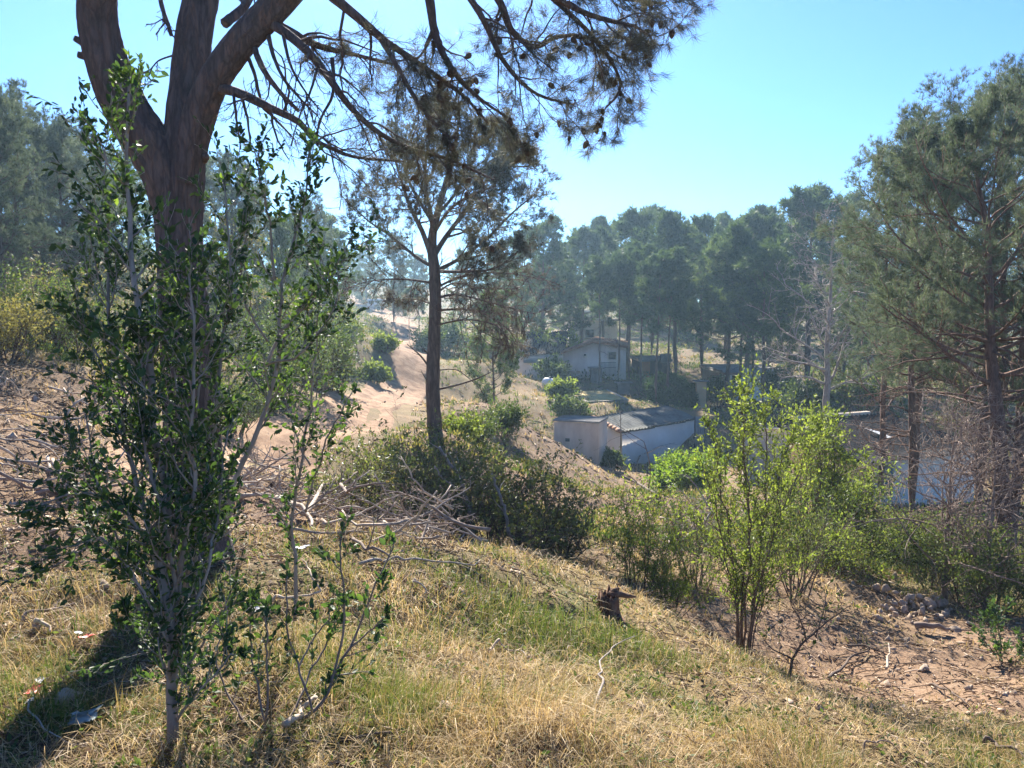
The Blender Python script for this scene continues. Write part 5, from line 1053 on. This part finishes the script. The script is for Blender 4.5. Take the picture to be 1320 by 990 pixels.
# ------------------------------------------------------------------ white van at the top of the track
p = gp(482, 135, 0.24)
t = thing('van', 'small white van with a dark cab parked at the top of the dirt track', 'van', p, rz=math.radians(-14))
def side(mb, prof, hw, bulge=0.0):
    a = np.array([[x, -hw, z] for x, z in prof]); prism(mb, a, (0, 2 * hw, 0))
w = MB(); side(w, [(-2.05, 0.38), (2.0, 0.34), (2.02, 1.86), (1.9, 1.95), (-0.55, 1.95), (-0.62, 1.0), (-2.0, 0.92)], 0.83); w.f; bld(w, 'body', M['van_white'], t, np.zeros(3))
w = MB(); side(w, [(-1.45, 0.9), (-0.56, 0.9), (-0.56, 1.78), (-0.85, 1.74)], 0.78); bld(w, 'cab', M['van_white'], t, np.zeros(3))
w = MB()
for y in (-0.79, 0.79):
    prism(w, [(-1.25, y - 0.01, 1.0), (-0.7, y - 0.01, 1.0), (-0.7, y - 0.01, 1.62), (-0.92, y - 0.01, 1.6)], (0, 0.02, 0))
bld(w, 'side_window', M['glass'], t, np.zeros(3))
w = MB(); prism(w, [(-1.47, -0.66, 0.98), (-1.47, 0.66, 0.98), (-0.9, 0.62, 1.68), (-0.9, -0.62, 1.68)], (-0.03, 0, 0.02)); bld(w, 'windscreen', M['glass'], t, np.zeros(3))
w = MB(); w.box((0.0, -0.84, 1.4), (0.9, 0.02, 0.55)); bld(w, 'cargo_window', M['glass'], t, np.zeros(3))
w = MB(); w.box((-2.07, 0, 0.48), (0.1, 1.6, 0.22), bev=0.03); w.box((2.06, 0, 0.46), (0.1, 1.6, 0.2), bev=0.03); bld(w, 'bumper', M['dark_paint'], t, np.zeros(3))
for y in (-0.6, 0.6): w = MB(); w.box((-2.04, y, 0.76), (0.06, 0.28, 0.16), bev=0.02); bld(w, 'headlight', M['glass'], t, np.zeros(3))
for x in (-1.3, 1.3):
    for y in (-0.82, 0.82):
        w = MB(); w.tubes(np.array([[x, y - 0.1, 0.31], [x, y - 0.08, 0.31], [x, y + 0.08, 0.31], [x, y + 0.1, 0.31]]), np.array([0.27, 0.31, 0.31, 0.27]), 20); wh = bld(w, 'wheel', M['tyre'], t, np.zeros(3))
        w = MB(); w.tubes(np.array([[x, y + 0.104 * np.sign(y), 0.31], [x, y + 0.115 * np.sign(y), 0.31]]), np.array([0.17, 0.15]), 14); bld(w, 'rim', M['sheet'], wh, np.zeros(3))

# ------------------------------------------------------------------ stump, rubble, fallen wood, rubbish
rng = RNG(200)
p = hit(784, 792, -0.06)
w = MB(); S = 22; an = np.arange(S) * 2 * math.pi / S; zz = np.array([0, 0.05, 0.12, 0.2, 0.27]); hgt = 0.75 + 0.35 * vnoise(an * 1.7, an * 0 + 3, 2) + 0.18 * (np.arange(S) % 2)
R_ = 0.105 * (1 + 0.12 * np.sin(an * 5 + 1) + 0.1 * rng.standard_normal(S))
ring = []
for k, z in enumerate(zz): 
    fl = (1.45, 1.15, 1.0, 0.95, 0.92)[k]; ring.append(np.c_[np.cos(an) * R_ * fl, np.sin(an) * R_ * fl, z * hgt * 1.15])
for fl, z in ((0.6, 0.20), (0.2, 0.17)): ring.append(np.c_[np.cos(an) * R_ * fl, np.sin(an) * R_ * fl, z + 0.03 * rng.standard_normal(S)])
V = np.concatenate(ring); i, j = np.meshgrid(np.arange(6), np.arange(S), indexing='ij')
w.add(V, np.stack([i * S + j, i * S + (j + 1) % S, (i + 1) * S + (j + 1) % S, (i + 1) * S + j], -1).reshape(-1, 4))
for q, r in (([[0.02, 0, 0.27], [0.12, 0, 0.29], [0.2, 0.02, 0.26], [0.3, 0.03, 0.25]], (0.05, 0.04, 0.025, 0.008)), ([[0.0, 0.02, 0.24], [0.07, 0.03, 0.32], [0.12, 0.05, 0.34]], (0.05, 0.035, 0.012)), ([[0.08, -0.05, 0.05], [0.18, -0.14, 0.0], [0.27, -0.24, -0.06]], (0.05, 0.035, 0.02)), ([[-0.06, -0.04, 0.05], [-0.15, -0.1, 0.02], [-0.24, -0.12, -0.02]], (0.045, 0.03, 0.012))):
    w.tubes(np.array(q), np.array(r), 8, 0.5, 0.12, rng)
st = w.build('stump', M['rot'], None, False); st.location = tuple(p); st.scale = (0.74,) * 3; tag(st, 'rotten red-brown tree stump with a broken root on the grassy crest', 'stump')

import bmesh
def stone_mesh(seed, r):
    rg = RNG(seed); d = nrm(rg.standard_normal((15, 3))) * rg.uniform(0.75, 1.0, (15, 1)) * rg.uniform(0.6, 1.15, 3) * r
    bm = bmesh.new(); vs = [bm.verts.new(v) for v in d]; res = bmesh.ops.convex_hull(bm, input=vs)
    bmesh.ops.delete(bm, geom=[e for e in res['geom_interior'] if isinstance(e, bmesh.types.BMVert)], context='VERTS')
    bmesh.ops.bevel(bm, geom=bm.edges[:], offset=r * 0.06, segments=1, affect='EDGES'); bmesh.ops.triangulate(bm, faces=bm.faces[:])
    bm.verts.index_update(); w = MB(); w.add([tuple(v.co) for v in bm.verts], [[v.index for v in f.verts] for f in bm.faces]); bm.free(); return w
protos = [stone_mesh(300 + k, 0.15).build('stone', M['stone']) for k in range(8)]
g = 'stones and wood lumps of the rubble heap'
for k in range(70):
    px = rng.normal(1168, 30); py = rng.normal(786, 13); s = protos[k % 8]
    if k >= 8: s = s.copy(); COL.objects.link(s)
    q = hit(px, py); s.location = (q[0], q[1], q[2] + rng.uniform(-0.03, 0.10)); s.rotation_euler = tuple(rng.uniform(-0.6, 0.6, 2)) + (rng.random() * 6,); s.scale = tuple(rng.lognormal(-0.75, 0.4) * rng.uniform(0.7, 1.3, 3))
    tag(s, 'earthy stone lying in the rubble heap beyond the bare dirt', 'stone', g)
for lab, px, py, sc in (('flat pale stone on the bare dirt below the rubble heap', 1192, 864, 0.6), ('pale block at the right end of the rubble heap', 1232, 815, 0.9), ('round stone right of the rubble heap', 1250, 806, 0.8), ('pale stone in the straw at the lower left edge', 22, 838, 0.35), ('small stone beside the wrapper at the lower left', 48, 812, 0.3), ('stone at the foot of the left bank', 70, 690, 0.45), ('stone on the bare slope left of the big trunk', 120, 655, 0.5), ('stone on the road bank', 475, 492, 1.6)):
    s = protos[int(px) % 5].copy(); COL.objects.link(s); q = hit(px, py); s.location = (q[0], q[1], q[2] + 0.02); s.scale = (sc, sc, sc * 0.6); s.rotation_euler = (0.1, 0.1, px % 6); s.pop('group', None) if 'group' in s else None
    tag(s, lab, 'stone')

def stick(label, pts, r, mt='bleached', name='fallen_branch', fork=0, group=None, seed=0, lift=0.02):
    """A fallen branch through ground points (photo px, py, height above ground)."""
    rg = RNG(400 + seed); q = np.array([hit(a, b_, c + lift) for a, b_, c in pts]); P = _spline(q, len(q) * 6)
    kn = np.linspace(0, 1, 2 * len(q)); P = P + 0.014 * np.stack([np.interp(np.linspace(0, 1, len(P)), kn, rg.standard_normal(len(kn))) for _ in range(3)], 1)
    o = P[len(P) // 2].copy(); o[2] = float(H(o[0], o[1])); w = MB(); R = r * np.linspace(1, 0.35, len(P)); w.tubes(P - o, R, 8, 0.5, 0.06, rg)
    if fork:
        P2, R2 = grow(rg, *spawn(rg, (P - o)[None], R[None], fork, 0.25, 0.95, 0.7, 0.2, 0.2, 0.45, 0.6), 6, 0.15, (0, 0, -0.01), 0.3); w.tubes(P2, R2, 6)
        P3, R3 = grow(rg, *spawn(rg, P2, R2, 3, 0.3, 1, 0.7, 0.2, 0.3, 0.6, 0.6), 4, 0.2); w.tubes(P3, np.maximum(R3, 0.0015), 4)
    ob = w.build(name, M[mt], None, True); ob.location = tuple(o); tag(ob, label, 'branch', group); return ob
k = 0
for lab, pts, r, mt, fk in (
    ('pale log bent like an elbow in front of the brush pile', ((360, 652, .05), (378, 664, .10), (395, 674, .10), (404, 688, .03)), 0.035, 'bleached', 0),
    ('pale branch rising to the right out of the bent log', ((394, 676, .08), (408, 662, .16), (420, 648, .24), (434, 640, .28)), 0.028, 'bleached', 0),
    ('short brown log lying level at the foot of the leaning sapling', ((300, 640, .05), (320, 634, .06), (345, 628, .06), (358, 622, .05)), 0.04, 'bleached', 0),
    ('thin pale log left of the bent log', ((295, 650, .03), (320, 648, .05), (350, 646, .05)), 0.035, 'bleached', 0),
    ('long grey branch sloping down to the right end of the brush pile', ((520, 676, .18), (542, 676, .2), (560, 688, .12), (575, 698, .03)), 0.03, 'grey_bark', 2),
    ('long thin branch lying level across the middle of the crest', ((462, 740, .03), (500, 736, .05), (530, 733, .06), (560, 738, .05), (592, 738, .04), (618, 734, .03)), 0.011, 'grey_bark', 3),
    ('dark forked branch behind the level one', ((452, 706, .05), (470, 720, .06), (490, 728, .05), (508, 735, .02)), 0.014, 'dead_twig', 3),
    ('crooked brown branch in the litter under the lone pine', ((500, 690, .08), (520, 688, .12), (540, 694, .08), (560, 704, .03)), 0.012, 'dead_twig', 3),
    ('pale curved twig standing in the litter of the crest', ((538, 762, .05), (541, 772, .05), (549, 782, .01)), 0.010, 'bleached', 0),
    ('curved grey branch below the olive undergrowth of the shade', ((352, 783, .02), (370, 786, .04), (395, 786, .04), (412, 784, .06), (404, 768, .10), (396, 762, .12)), 0.010, 'bleached', 0),
    ('thin white branch bent in the middle on the straw right of centre', ((768, 916, .02), (776, 898, .06), (774, 880, .10), (790, 862, .08), (818, 844, .10)), 0.007, 'grey_bark', 0),
    ('tan curled root in the straw at the centre of the slope', ((632, 852, .02), (640, 846, .05), (660, 850, .04), (684, 856, .02)), 0.009, 'bleached', 0),
    ('pale thick broken branch end at the bottom, right of the grey stem', ((372, 960, .03), (392, 945, .05), (412, 935, .06)), 0.014, 'bleached', 2),
    ('dark flat branch on the straw at the bottom centre', ((440, 978, .02), (470, 970, .03), (505, 962, .03)), 0.008, 'dark_twig', 3),
    ('dark branch lying across the straw left of bottom centre', ((372, 972, .02), (410, 974, .02), (452, 968, .02)), 0.007, 'dark_twig', 2),
    ('whitish short stick at the edge of the trunk shadow', ((48, 812, .03), (58, 822, .03), (70, 830, .02)), 0.014, 'bleached', 0),
    ('long thin white twig in the trunk shadow', ((40, 930, .04), (55, 955, .04), (75, 975, .03), (100, 985, .02)), 0.004, 'grey_bark', 0),
    ('dead branch lying on the left side of the slope above the trunk shadow', ((30, 808, .02), (60, 802, .05), (92, 790, .04)), 0.010, 'dead_twig', 2),
    ('dark forked branch on the bare dirt, its left half', ((1070, 878, .03), (1085, 868, .05), (1098, 858, .06), (1120, 843, .05), (1092, 838, .05)), 0.018, 'dark_twig', 4),
    ('dark bent branch on the bare dirt, its right half', ((1092, 840, .05), (1110, 842, .08), (1130, 846, .04), (1142, 850, .02)), 0.016, 'dark_twig', 3),
    ('short pale stick upright on the bare dirt', ((1143, 868, .03), (1147, 856, .06), (1144, 843, .12)), 0.016, 'bleached', 0),
    ('dark branch on the dirt nearer the right sapling', ((1195, 888, .03), (1215, 898, .05), (1235, 908, .03), (1250, 920, .02)), 0.014, 'dark_twig', 4),
    ('dark branch end entering at the lower right corner', ((1262, 968, .02), (1285, 976, .03), (1310, 984, .03), (1330, 990, .02)), 0.014, 'dark_twig', 2),
    ('thin red twig arched over the straw near the right bottom', ((1105, 982, .01), (1120, 978, .03), (1140, 976, .03), (1160, 978, .01)), 0.006, 'dead_twig', 1),
    ('log half buried at the right end of the rubble heap', ((1182, 814, .06), (1205, 818, .08), (1225, 820, .06)), 0.05, 'dead_twig', 0),
    ('dark branch below the shed on the reddish slope', ((800, 618, .1), (822, 628, .15), (842, 640, .1), (852, 646, .05)), 0.06, 'dark_twig', 4),
    ('arched dark branch at the foot of the grey roofed shed', ((818, 606, .05), (828, 594, .5), (845, 590, .6), (868, 598, .2)), 0.04, 'dark_twig', 2),
    ('white dead branch high in the brush left of the bank foot', ((60, 600, .05), (90, 640, .1), (118, 662, .05)), 0.02, 'bleached', 1)):
    stick(lab, pts, r, mt, fork=fk, seed=k); k += 1
# pale dead stems leaning in the olive bushes
for lab, pts, r in (('pale dead stem leaning through the middle olive bush', ((608, 708, 10.0), (606, 668, 10.1), (596, 632, 10.2), (582, 600, 10.3), (566, 575, 10.3)), 0.035), ('second pale dead stem leaning left beyond the crest', ((668, 734, 9.6), (660, 695, 9.7), (648, 652, 9.8), (634, 612, 9.9)), 0.03), ('thin pale stick crossing the left olive bush', ((560, 602, 9.6), (572, 618, 9.6), (590, 630, 9.6)), 0.012)):
    P = _spline(np.array([W(*q_) for q_ in pts]), 24); o = P[0]; w = MB(); rg = RNG(int(pts[0][0])); P = P + 0.012 * rg.standard_normal(P.shape); R = r * np.linspace(1, 0.45, 24); w.tubes(P - o, R, 8, 0.5, 0.06, rg)
    P2, R2 = grow(rg, *spawn(rg, (P - o)[None], R[None], 3, 0.4, 1, 0.6, 0.2, 0.2, 0.35, 0.5), 5, 0.12); w.tubes(P2, R2, 6)
    ob = w.build('dead_stem', M['grey_bark'], None, True); ob.location = tuple(o); tag(ob, lab, 'stem')
# brush pile between the big trunk and the bushes
g = 'dry branches heaped in the brush pile'
rg = RNG(500); pm = []
for kk in range(6):
    w = MB(); L = 1.0; P, R = grow(rg, np.array([[-0.5, 0, 0]]), np.array([[1, 0, 0.05]]), [1.0], [0.016], 9, 0.16, (0, 0, 0), 0.4); w.tubes(P, R, 7, 0.5, 0.06, rg)
    P2, R2 = grow(rg, *spawn(rg, P, R, 6, 0.2, 1, 0.7, 0.2, 0.2, 0.45, 0.6), 6, 0.16, (0, 0, 0), 0.3); w.tubes(P2, R2, 5)
    P3, R3 = grow(rg, *spawn(rg, P2, R2, 4, 0.2, 1, 0.7, 0.2, 0.3, 0.6, 0.6), 4, 0.2); w.tubes(P3, np.maximum(R3, 0.002), 4)
    pm.append(w.build('dry_branch', M[('bleached', 'grey_bark', 'dead_twig')[kk % 3]], None, True))
for kk in range(120):
    o = pm[kk % 6]
    if kk >= 6: o = o.copy(); COL.objects.link(o)
    px = rg.uniform(300, 585); py = 672 + (px - 440) * 0.10 + rg.normal() * 17 - (20 if px < 400 else 0); q = hit(px, py)
    o.location = (q[0], q[1], q[2] + abs(rg.normal()) * 0.13 + 0.02); o.rotation_euler = (rg.normal() * 0.2, rg.normal() * 0.22, rg.normal() * 0.6 + (3.14 if rg.random() < .4 else 0)); o.scale = (rg.uniform(0.35, 0.95),) * 3
    tag(o, 'dry leafless branch tangled in the brush pile on the crest', 'branch', g)
g2 = 'dry branches littering the left bank'
for kk in range(40):
    o = pm[kk % 6].copy(); COL.objects.link(o); px = rg.uniform(-20, 150); py = rg.uniform(490, 660); q = hit(px, py)
    o.location = (q[0], q[1], q[2] + 0.04 + abs(rg.normal()) * 0.05); o.rotation_euler = (rg.normal() * 0.15, 0.35 + rg.normal() * 0.2, rg.normal() * 0.7); o.scale = (rg.uniform(0.5, 1.2),) * 3
    tag(o, 'dry grey branch caught on the sandy left bank', 'branch', g2)
g3 = 'dead twiggy branches by the tall shrub'
for kk in range(26):
    o = pm[kk % 6].copy(); COL.objects.link(o); px = rg.normal(898, 20); py = rg.normal(662, 10); q = gp(px, rg.uniform(14, 17))
    o.location = (q[0], q[1], q[2] + 0.1 + abs(rg.normal()) * 0.3); o.rotation_euler = (rg.normal() * 0.3, rg.normal() * 0.4, rg.random() * 6); o.scale = (rg.uniform(0.8, 1.7),) * 3
    tag(o, 'dead twiggy branch heaped left of the tall many stemmed shrub', 'branch', g3)

# rubbish on the lower left
def crumple(name, label, px, py, size, mt, seed, flat=0.35, cat='litter'):
    rg = RNG(seed); n = 9; u, v = np.meshgrid(np.linspace(-1, 1, n), np.linspace(-0.7, 0.7, n), indexing='ij')
    z = flat * (fbm(u * 1.3 + seed, v * 1.3, 3, seed) + 0.4 * np.abs(u)) + 0.3; V = np.stack([u + 0.1 * rg.standard_normal(u.shape), v + 0.1 * rg.standard_normal(u.shape), z], -1).reshape(-1, 3) * size
    V = np.r_[V, V - [0, 0, size * 0.04]]; i, j = np.meshgrid(np.arange(n - 1), np.arange(n - 1), indexing='ij'); q = np.stack([i * n + j, (i + 1) * n + j, (i + 1) * n + j + 1, i * n + j + 1], -1).reshape(-1, 4)
    ring_ = [k_ for k_ in range(n)] + [k_ * n + n - 1 for k_ in range(1, n)] + [(n - 1) * n + k_ for k_ in range(n - 2, -1, -1)] + [k_ * n for k_ in range(n - 2, 0, -1)]
    e = [[ring_[(k_ + 1) % len(ring_)], ring_[k_], ring_[k_] + n * n, ring_[(k_ + 1) % len(ring_)] + n * n] for k_ in range(len(ring_))]
    w = MB(); w.add(V, np.r_[q, q[:, ::-1] + n * n, np.array(e)]); o = w.build(name, M[mt], None, False); p = hit(px, py, 0.05); o.location = tuple(p); o.rotation_euler = (0.15, -0.1, rg.random() * 6); return tag(o, label, cat)
crumple('wrapper', 'bright red crumpled plastic wrapper at the edge of the trunk shadow', 112, 838, 0.035, 'red_plastic', 601)
crumple('wrapper', 'white scrap lying against the red wrapper', 103, 834, 0.022, 'white_plastic', 602)
crumple('wrapper', 'dull red wrapper in the trunk shadow', 45, 912, 0.03, 'red_plastic', 603)
crumple('plastic_scrap', 'bluish white plastic scrap beside the dull red wrapper', 40, 922, 0.02, 'white_plastic', 604)
crumple('plastic_scrap', 'pale scrap above the dull red wrapper', 55, 898, 0.022, 'white_plastic', 605)
crumple('plastic_scrap', 'grey-green plastic sheet half buried in the shaded grass', 112, 950, 0.05, 'grey_plastic', 606)
crumple('plastic_scrap', 'small white scrap under the upright sapling', 330, 802, 0.03, 'white_plastic', 607)
crumple('plastic_scrap', 'pale grey scrap in the litter near the upright sapling', 390, 718, 0.05, 'white_plastic', 608)

# ------------------------------------------------------------------ ground cover
rg = RNG(700)
def scatter(n, y0, y1, half, power=1.0):
    """Random plan points ahead of the viewer, denser nearby."""
    u = rg.random(n); y = (y0 ** (1 - power) + u * (y1 ** (1 - power) - y0 ** (1 - power))) ** (1 / (1 - power)) if power != 1 else y0 * (y1 / y0) ** u
    return (rg.random(n) * 2 - 1) * (half[0] + half[1] * y), y
def grassblades(mb, x, y, ln, wd, lean, tone, az=None, up=0.0):
    n = len(x); z = H(x, y) - 0.012 + up; az = rg.random(n) * 2 * math.pi if az is None else az
    h = np.c_[np.cos(az), np.sin(az)]; p0 = np.c_[x, y, z]; e1 = np.pi / 2 - lean * 0.6; e2 = np.pi / 2 - lean * 1.5
    d1 = np.c_[h * np.cos(e1)[:, None], np.sin(e1)]; d2 = np.c_[h * np.cos(e2)[:, None], np.sin(e2)]
    p1 = p0 + d1 * (ln * 0.5)[:, None]; p2 = p1 + d2 * (ln * 0.55)[:, None]
    p2[:, 2] = np.maximum(p2[:, 2], H(p2[:, 0], p2[:, 1]) + 0.006)
    a2 = az + math.pi / 2 + 0.8 * rg.standard_normal(n); s = np.c_[np.cos(a2), np.sin(a2), 0.25 * rg.standard_normal(n)] * (wd / 2)[:, None]
    V = np.stack([p0 - s, p0 + s, p1 + s * 0.85, p1 - s * 0.85, p2], 1).reshape(-1, 3); o = (np.arange(n) * 5)[:, None]
    mb.add2(V, np.array([[0, 1, 2, 3]]) + o, np.array([[3, 2, 4]]) + o, np.repeat(tone, 5))
def sod(nc, per, y0, y1, half, hscale=1.0, power=1.6, wmul=1.0):
    cx, cy = scatter(nc, y0, y1, half, power); Z = zone(cx, cy); cl = vnoise(cx * 2.3, cy * 2.3, 5)
    keep = (rg.random(nc) < np.clip((Z[:, 0] + 1.15 * Z[:, 1] + 0.06 + 0.10 * Z[:, 3]) * sstep(0.22, 0.5, vnoise(cx * 2.9 + 5, cy * 2.9, 19)), 0, 1)) & (track_dist(cx, cy) > 1.0); cx, cy, Z, cl = cx[keep], cy[keep], Z[keep], cl[keep]
    isg = rg.random(len(cx)) < np.clip((Z[:, 1] * 1.9 - 0.05), 0, 0.95)
    tc = np.where(isg, rg.uniform(0.0, 0.42, len(cx)), np.clip(0.62 + 0.35 * (cl - 0.5) + 0.55 * (vnoise(cx * 0.9, cy * 0.9, 41) - 0.5) + 0.14 * rg.standard_normal(len(cx)), 0.44, 1))
    hc = np.where(isg, 0.85, 0.9) * hscale * (0.22 + 1.15 * vnoise(cx * 1.7, cy * 1.7, 9) ** 1.3) * rg.uniform(0.6, 1.3, len(cx))
    sp_ = 0.035 * np.sqrt(np.clip(cy, 2, 40) / 3); K = len(cx) * per; rep = lambda a: np.repeat(a, per)
    x = rep(cx) + rep(sp_) * rg.standard_normal(K); y = rep(cy) + rep(sp_) * rg.standard_normal(K)
    ln = rep(hc) * 0.16 * rg.uniform(0.45, 1.3, K); wd = np.maximum(0.0026, 0.00085 * y) * wmul * rg.uniform(0.6, 1.3, K)
    dirn = rep(6.28 * vnoise(cx * 0.8, cy * 0.8, 15) * 2); az = dirn + 1.2 * rg.standard_normal(K)
    lean = np.clip(rep(np.where(isg, 0.55, 0.95)) + 0.4 * rg.standard_normal(K), 0.05, 1.5)
    return x, y, ln, wd, lean, np.clip(rep(tc) + 0.1 * rg.standard_normal(K), 0, 1), az
gb = MB()
for args in ((30000, 11, 1.7, 9.5, (0.6, 0.72)), (14000, 10, 9.5, 30, (0.6, 0.70), 1.5, 1.6, 1.2), (16000, 8, 30, 85, (4, 0.70), 2.4, 1.2, 1.3)):
    grassblades(gb, *sod(*args))
tag(gb.build('grass', M['grass'], None), None, None, kind='stuff')
# trampled straw: long strands lying over each other
n = 60000; x, y = scatter(n, 1.8, 12, (0.6, 0.72), 1.6); Z = zone(x, y); k_ = rg.random(n) < np.clip(Z[:, 0] * 1.1 + 0.08 * Z[:, 1] + 0.25 * Z[:, 3] + 0.03, 0, 1); x, y = x[k_], y[k_]; n = len(x)
sb_ = MB(); grassblades(sb_, x, y, rg.uniform(0.08, 0.26, n), np.maximum(0.0022, 0.0007 * y), np.clip(1.25 + 0.22 * rg.standard_normal(n), 0.6, 1.6), np.clip(0.72 + 0.2 * rg.standard_normal(n), 0.45, 1), up=0.02 * rg.random(n))
tag(sb_.build('straw', M['grass'], None), None, None, kind='stuff')
# needle litter, twigs and bark chips
n = 42000; x, y = scatter(n, 1.8, 45, (0.8, 0.72), 1.45); Z = zone(x, y); k_ = (rg.random(n) < np.clip(0.25 + 0.9 * Z[:, 3] + 0.4 * Z[:, 2], 0, 1)) & (track_dist(x, y) > 0.95); x, y = x[k_], y[k_]; n = len(x)
az = rg.random(n) * 6.28; L = rg.uniform(0.03, 0.16, n) * (1 + y * 0.05); d = np.c_[np.cos(az), np.sin(az)]
p0 = np.c_[x, y, H(x, y) + 0.008]; x1, y1 = x + d[:, 0] * L, y + d[:, 1] * L; p1 = np.c_[x1, y1, H(x1, y1) + 0.01 + 0.03 * rg.random(n)]; pm_ = (p0 + p1) / 2 + np.c_[0.02 * rg.standard_normal((n, 2)), 0.02 * rg.random(n)]
tl = MB(); r = np.maximum(0.0018, 0.00045 * y) * rg.uniform(0.6, 2.2, n); tl.tubes(np.stack([p0, pm_, p1], 1), r[:, None] * np.array([1, 0.9, 0.6]), 4, np.clip(rg.random(n) ** 1.5 + 0.05, 0, 1))
tag(tl.build('twig_litter', M['litter'], None), None, None, kind='stuff')
n = 26000; x, y = scatter(n, 1.8, 60, (0.8, 0.72), 1.4); Z = zone(x, y); k_ = (rg.random(n) < np.clip(0.15 + 0.8 * Z[:, 3] + 0.3 * Z[:, 2], 0, 1)); x, y = x[k_], y[k_]; n = len(x)
ll = MB(); leaves(ll, rg, np.c_[x, y, H(x, y) + 0.012 + (track_dist(x, y) < 1.05) * 0.06], np.c_[rg.standard_normal((n, 2)), 0.25 * rg.standard_normal(n)], 0.03 * (1 + y * 0.05)[:, None].ravel().mean(), 0.55, rg.random(n) ** 1.3)
tag(ll.build('fallen_leaves', M['litter'], None), None, None, kind='stuff')
# pebbles and clods
n = 9000; x, y = scatter(n, 2.0, 60, (0.8, 0.72), 1.35); Z = zone(x, y); k_ = (rg.random(n) < np.clip(Z[:, 2] * 1.1 + 0.04, 0, 1)); x, y = x[k_], y[k_]; n = len(x)
r = np.clip(rg.lognormal(-4.2, 0.55, n) * (0.8 + y * 0.06), 0.006, 0.12); dv = nrm(np.array([[1, 0, 0], [-1, 0, 0], [0, 1, 0], [0, -1, 0], [0, 0, 1], [0, 0, -1.0]]))
c_ = np.c_[x, y, H(x, y) + r * 0.2 + (track_dist(x, y) < 0.97) * 0.07]; V = c_[:, None] + dv[None] * r[:, None, None] * rg.uniform(0.55, 1.25, (n, 6, 1)) + (r * 0.25)[:, None, None] * rg.standard_normal((n, 6, 3))
T8 = np.array([[0, 2, 4], [2, 1, 4], [1, 3, 4], [3, 0, 4], [2, 0, 5], [1, 2, 5], [3, 1, 5], [0, 3, 5]])
pb = MB(); pb.add(V.reshape(-1, 3), (T8[None] + (np.arange(n) * 6)[:, None, None]).reshape(-1, 3)); tag(pb.build('pebbles', M['stone'], None), None, None, kind='stuff')
# low weeds
n = 7000; x, y = scatter(n, 1.9, 40, (0.8, 0.72), 1.4); Z = zone(x, y); k_ = rg.random(n) < np.clip(Z[:, 1] * 1.0 + 0.06, 0, 1); x, y = x[k_], y[k_]; n = len(x); rep = lambda a: np.repeat(a, 9)
s_ = 0.03 * np.sqrt(np.clip(y, 2, 40)); lw = MB(); xx, yy = rep(x) + rep(s_) * rg.standard_normal(9 * n), rep(y) + rep(s_) * rg.standard_normal(9 * n)
leaves(lw, rg, np.c_[xx, yy, H(xx, yy) + 0.015 + rep(s_) * 0.8 * rg.random(9 * n)], np.c_[rg.standard_normal((9 * n, 2)), 0.5 + 0.3 * rg.standard_normal(9 * n)], 0.035, 0.45, rep(rg.random(n)) * 0.7)
tag(lw.build('weeds', M['olive'], None), None, None, kind='stuff')
# scrub far over the slopes and under the pines
UX = []
for n, y0, y1, pw, s0, s1, per in ((26000, 14, 70, 1.2, 0.08, 0.34, 14), (12000, 60, 190, 0.6, 0.25, 1.0, 22)):
    x, y = scatter(n, y0, y1, (4, 0.75), pw); Z = zone(x, y)
    k_ = (track_dist(x, y) > 1.2) & (rg.random(n) < np.clip(0.5 + Z[:, 1] + 0.5 * Z[:, 0] + 0.3 * Z[:, 3] - 0.5 * Z[:, 2], 0.05, 0.95) * sstep(0.25, 0.6, vnoise(x * 0.25, y * 0.25, 77))); x, y = x[k_], y[k_]; n = len(x)
    sc = rg.uniform(s0, s1, n) ** 1.2; rep = lambda a: np.repeat(a, per); K = n * per
    dv = nrm(rg.standard_normal((K, 3))); dv[:, 2] = np.abs(dv[:, 2]); rr = np.sqrt(rg.random(K))[:, None]
    ps = np.c_[rep(x), rep(y), rep(H(x, y))] + dv * rr * rep(sc)[:, None] * np.array([1.2, 1.2, 0.8])
    UX.append((ps, dv, rep(rg.random(n)), rep(rg.random(n)), np.full(K, 0.10 if y0 < 20 else 0.26)))
ps, dv, kd, tn_, sz_ = (np.concatenate(q_) for q_ in zip(*UX))
for nm, mt, lo, hi in (('undergrowth', 'olive', 0.0, 0.68), ('dry_undergrowth', 'drybush', 0.68, 1.0)):
    kk = (kd >= lo) & (kd < hi); bl_ = MB(); leaves(bl_, rg, ps[kk], dv[kk] + np.array([0, 0, 0.5]), sz_[kk], 0.4, tn_[kk] * 0.8); tag(bl_.build(nm, M[mt], None), None, None, kind='stuff')

# ------------------------------------------------------------------ air
hz = bpy.data.materials.new('haze'); hz.use_nodes = True; nt = hz.node_tree; nt.nodes.remove(nt.nodes['Principled BSDF'])
pv = nt.nodes.new('ShaderNodeVolumePrincipled'); pv.inputs['Color'].default_value = (0.50, 0.76, 1.0, 1); pv.inputs['Density'].default_value = 0.0008; pv.inputs['Anisotropy'].default_value = 0.45
nt.links.new(pv.outputs[0], nt.nodes['Material Output'].inputs['Volume'])
w = MB(); zlo, zhi = float(_H.min()) - 1.5, 34.0; w.box((0, 105, (zlo + zhi) / 2), (484, 276, zhi - zlo)); tag(w.build('haze', hz, None), None, None, kind='stuff')
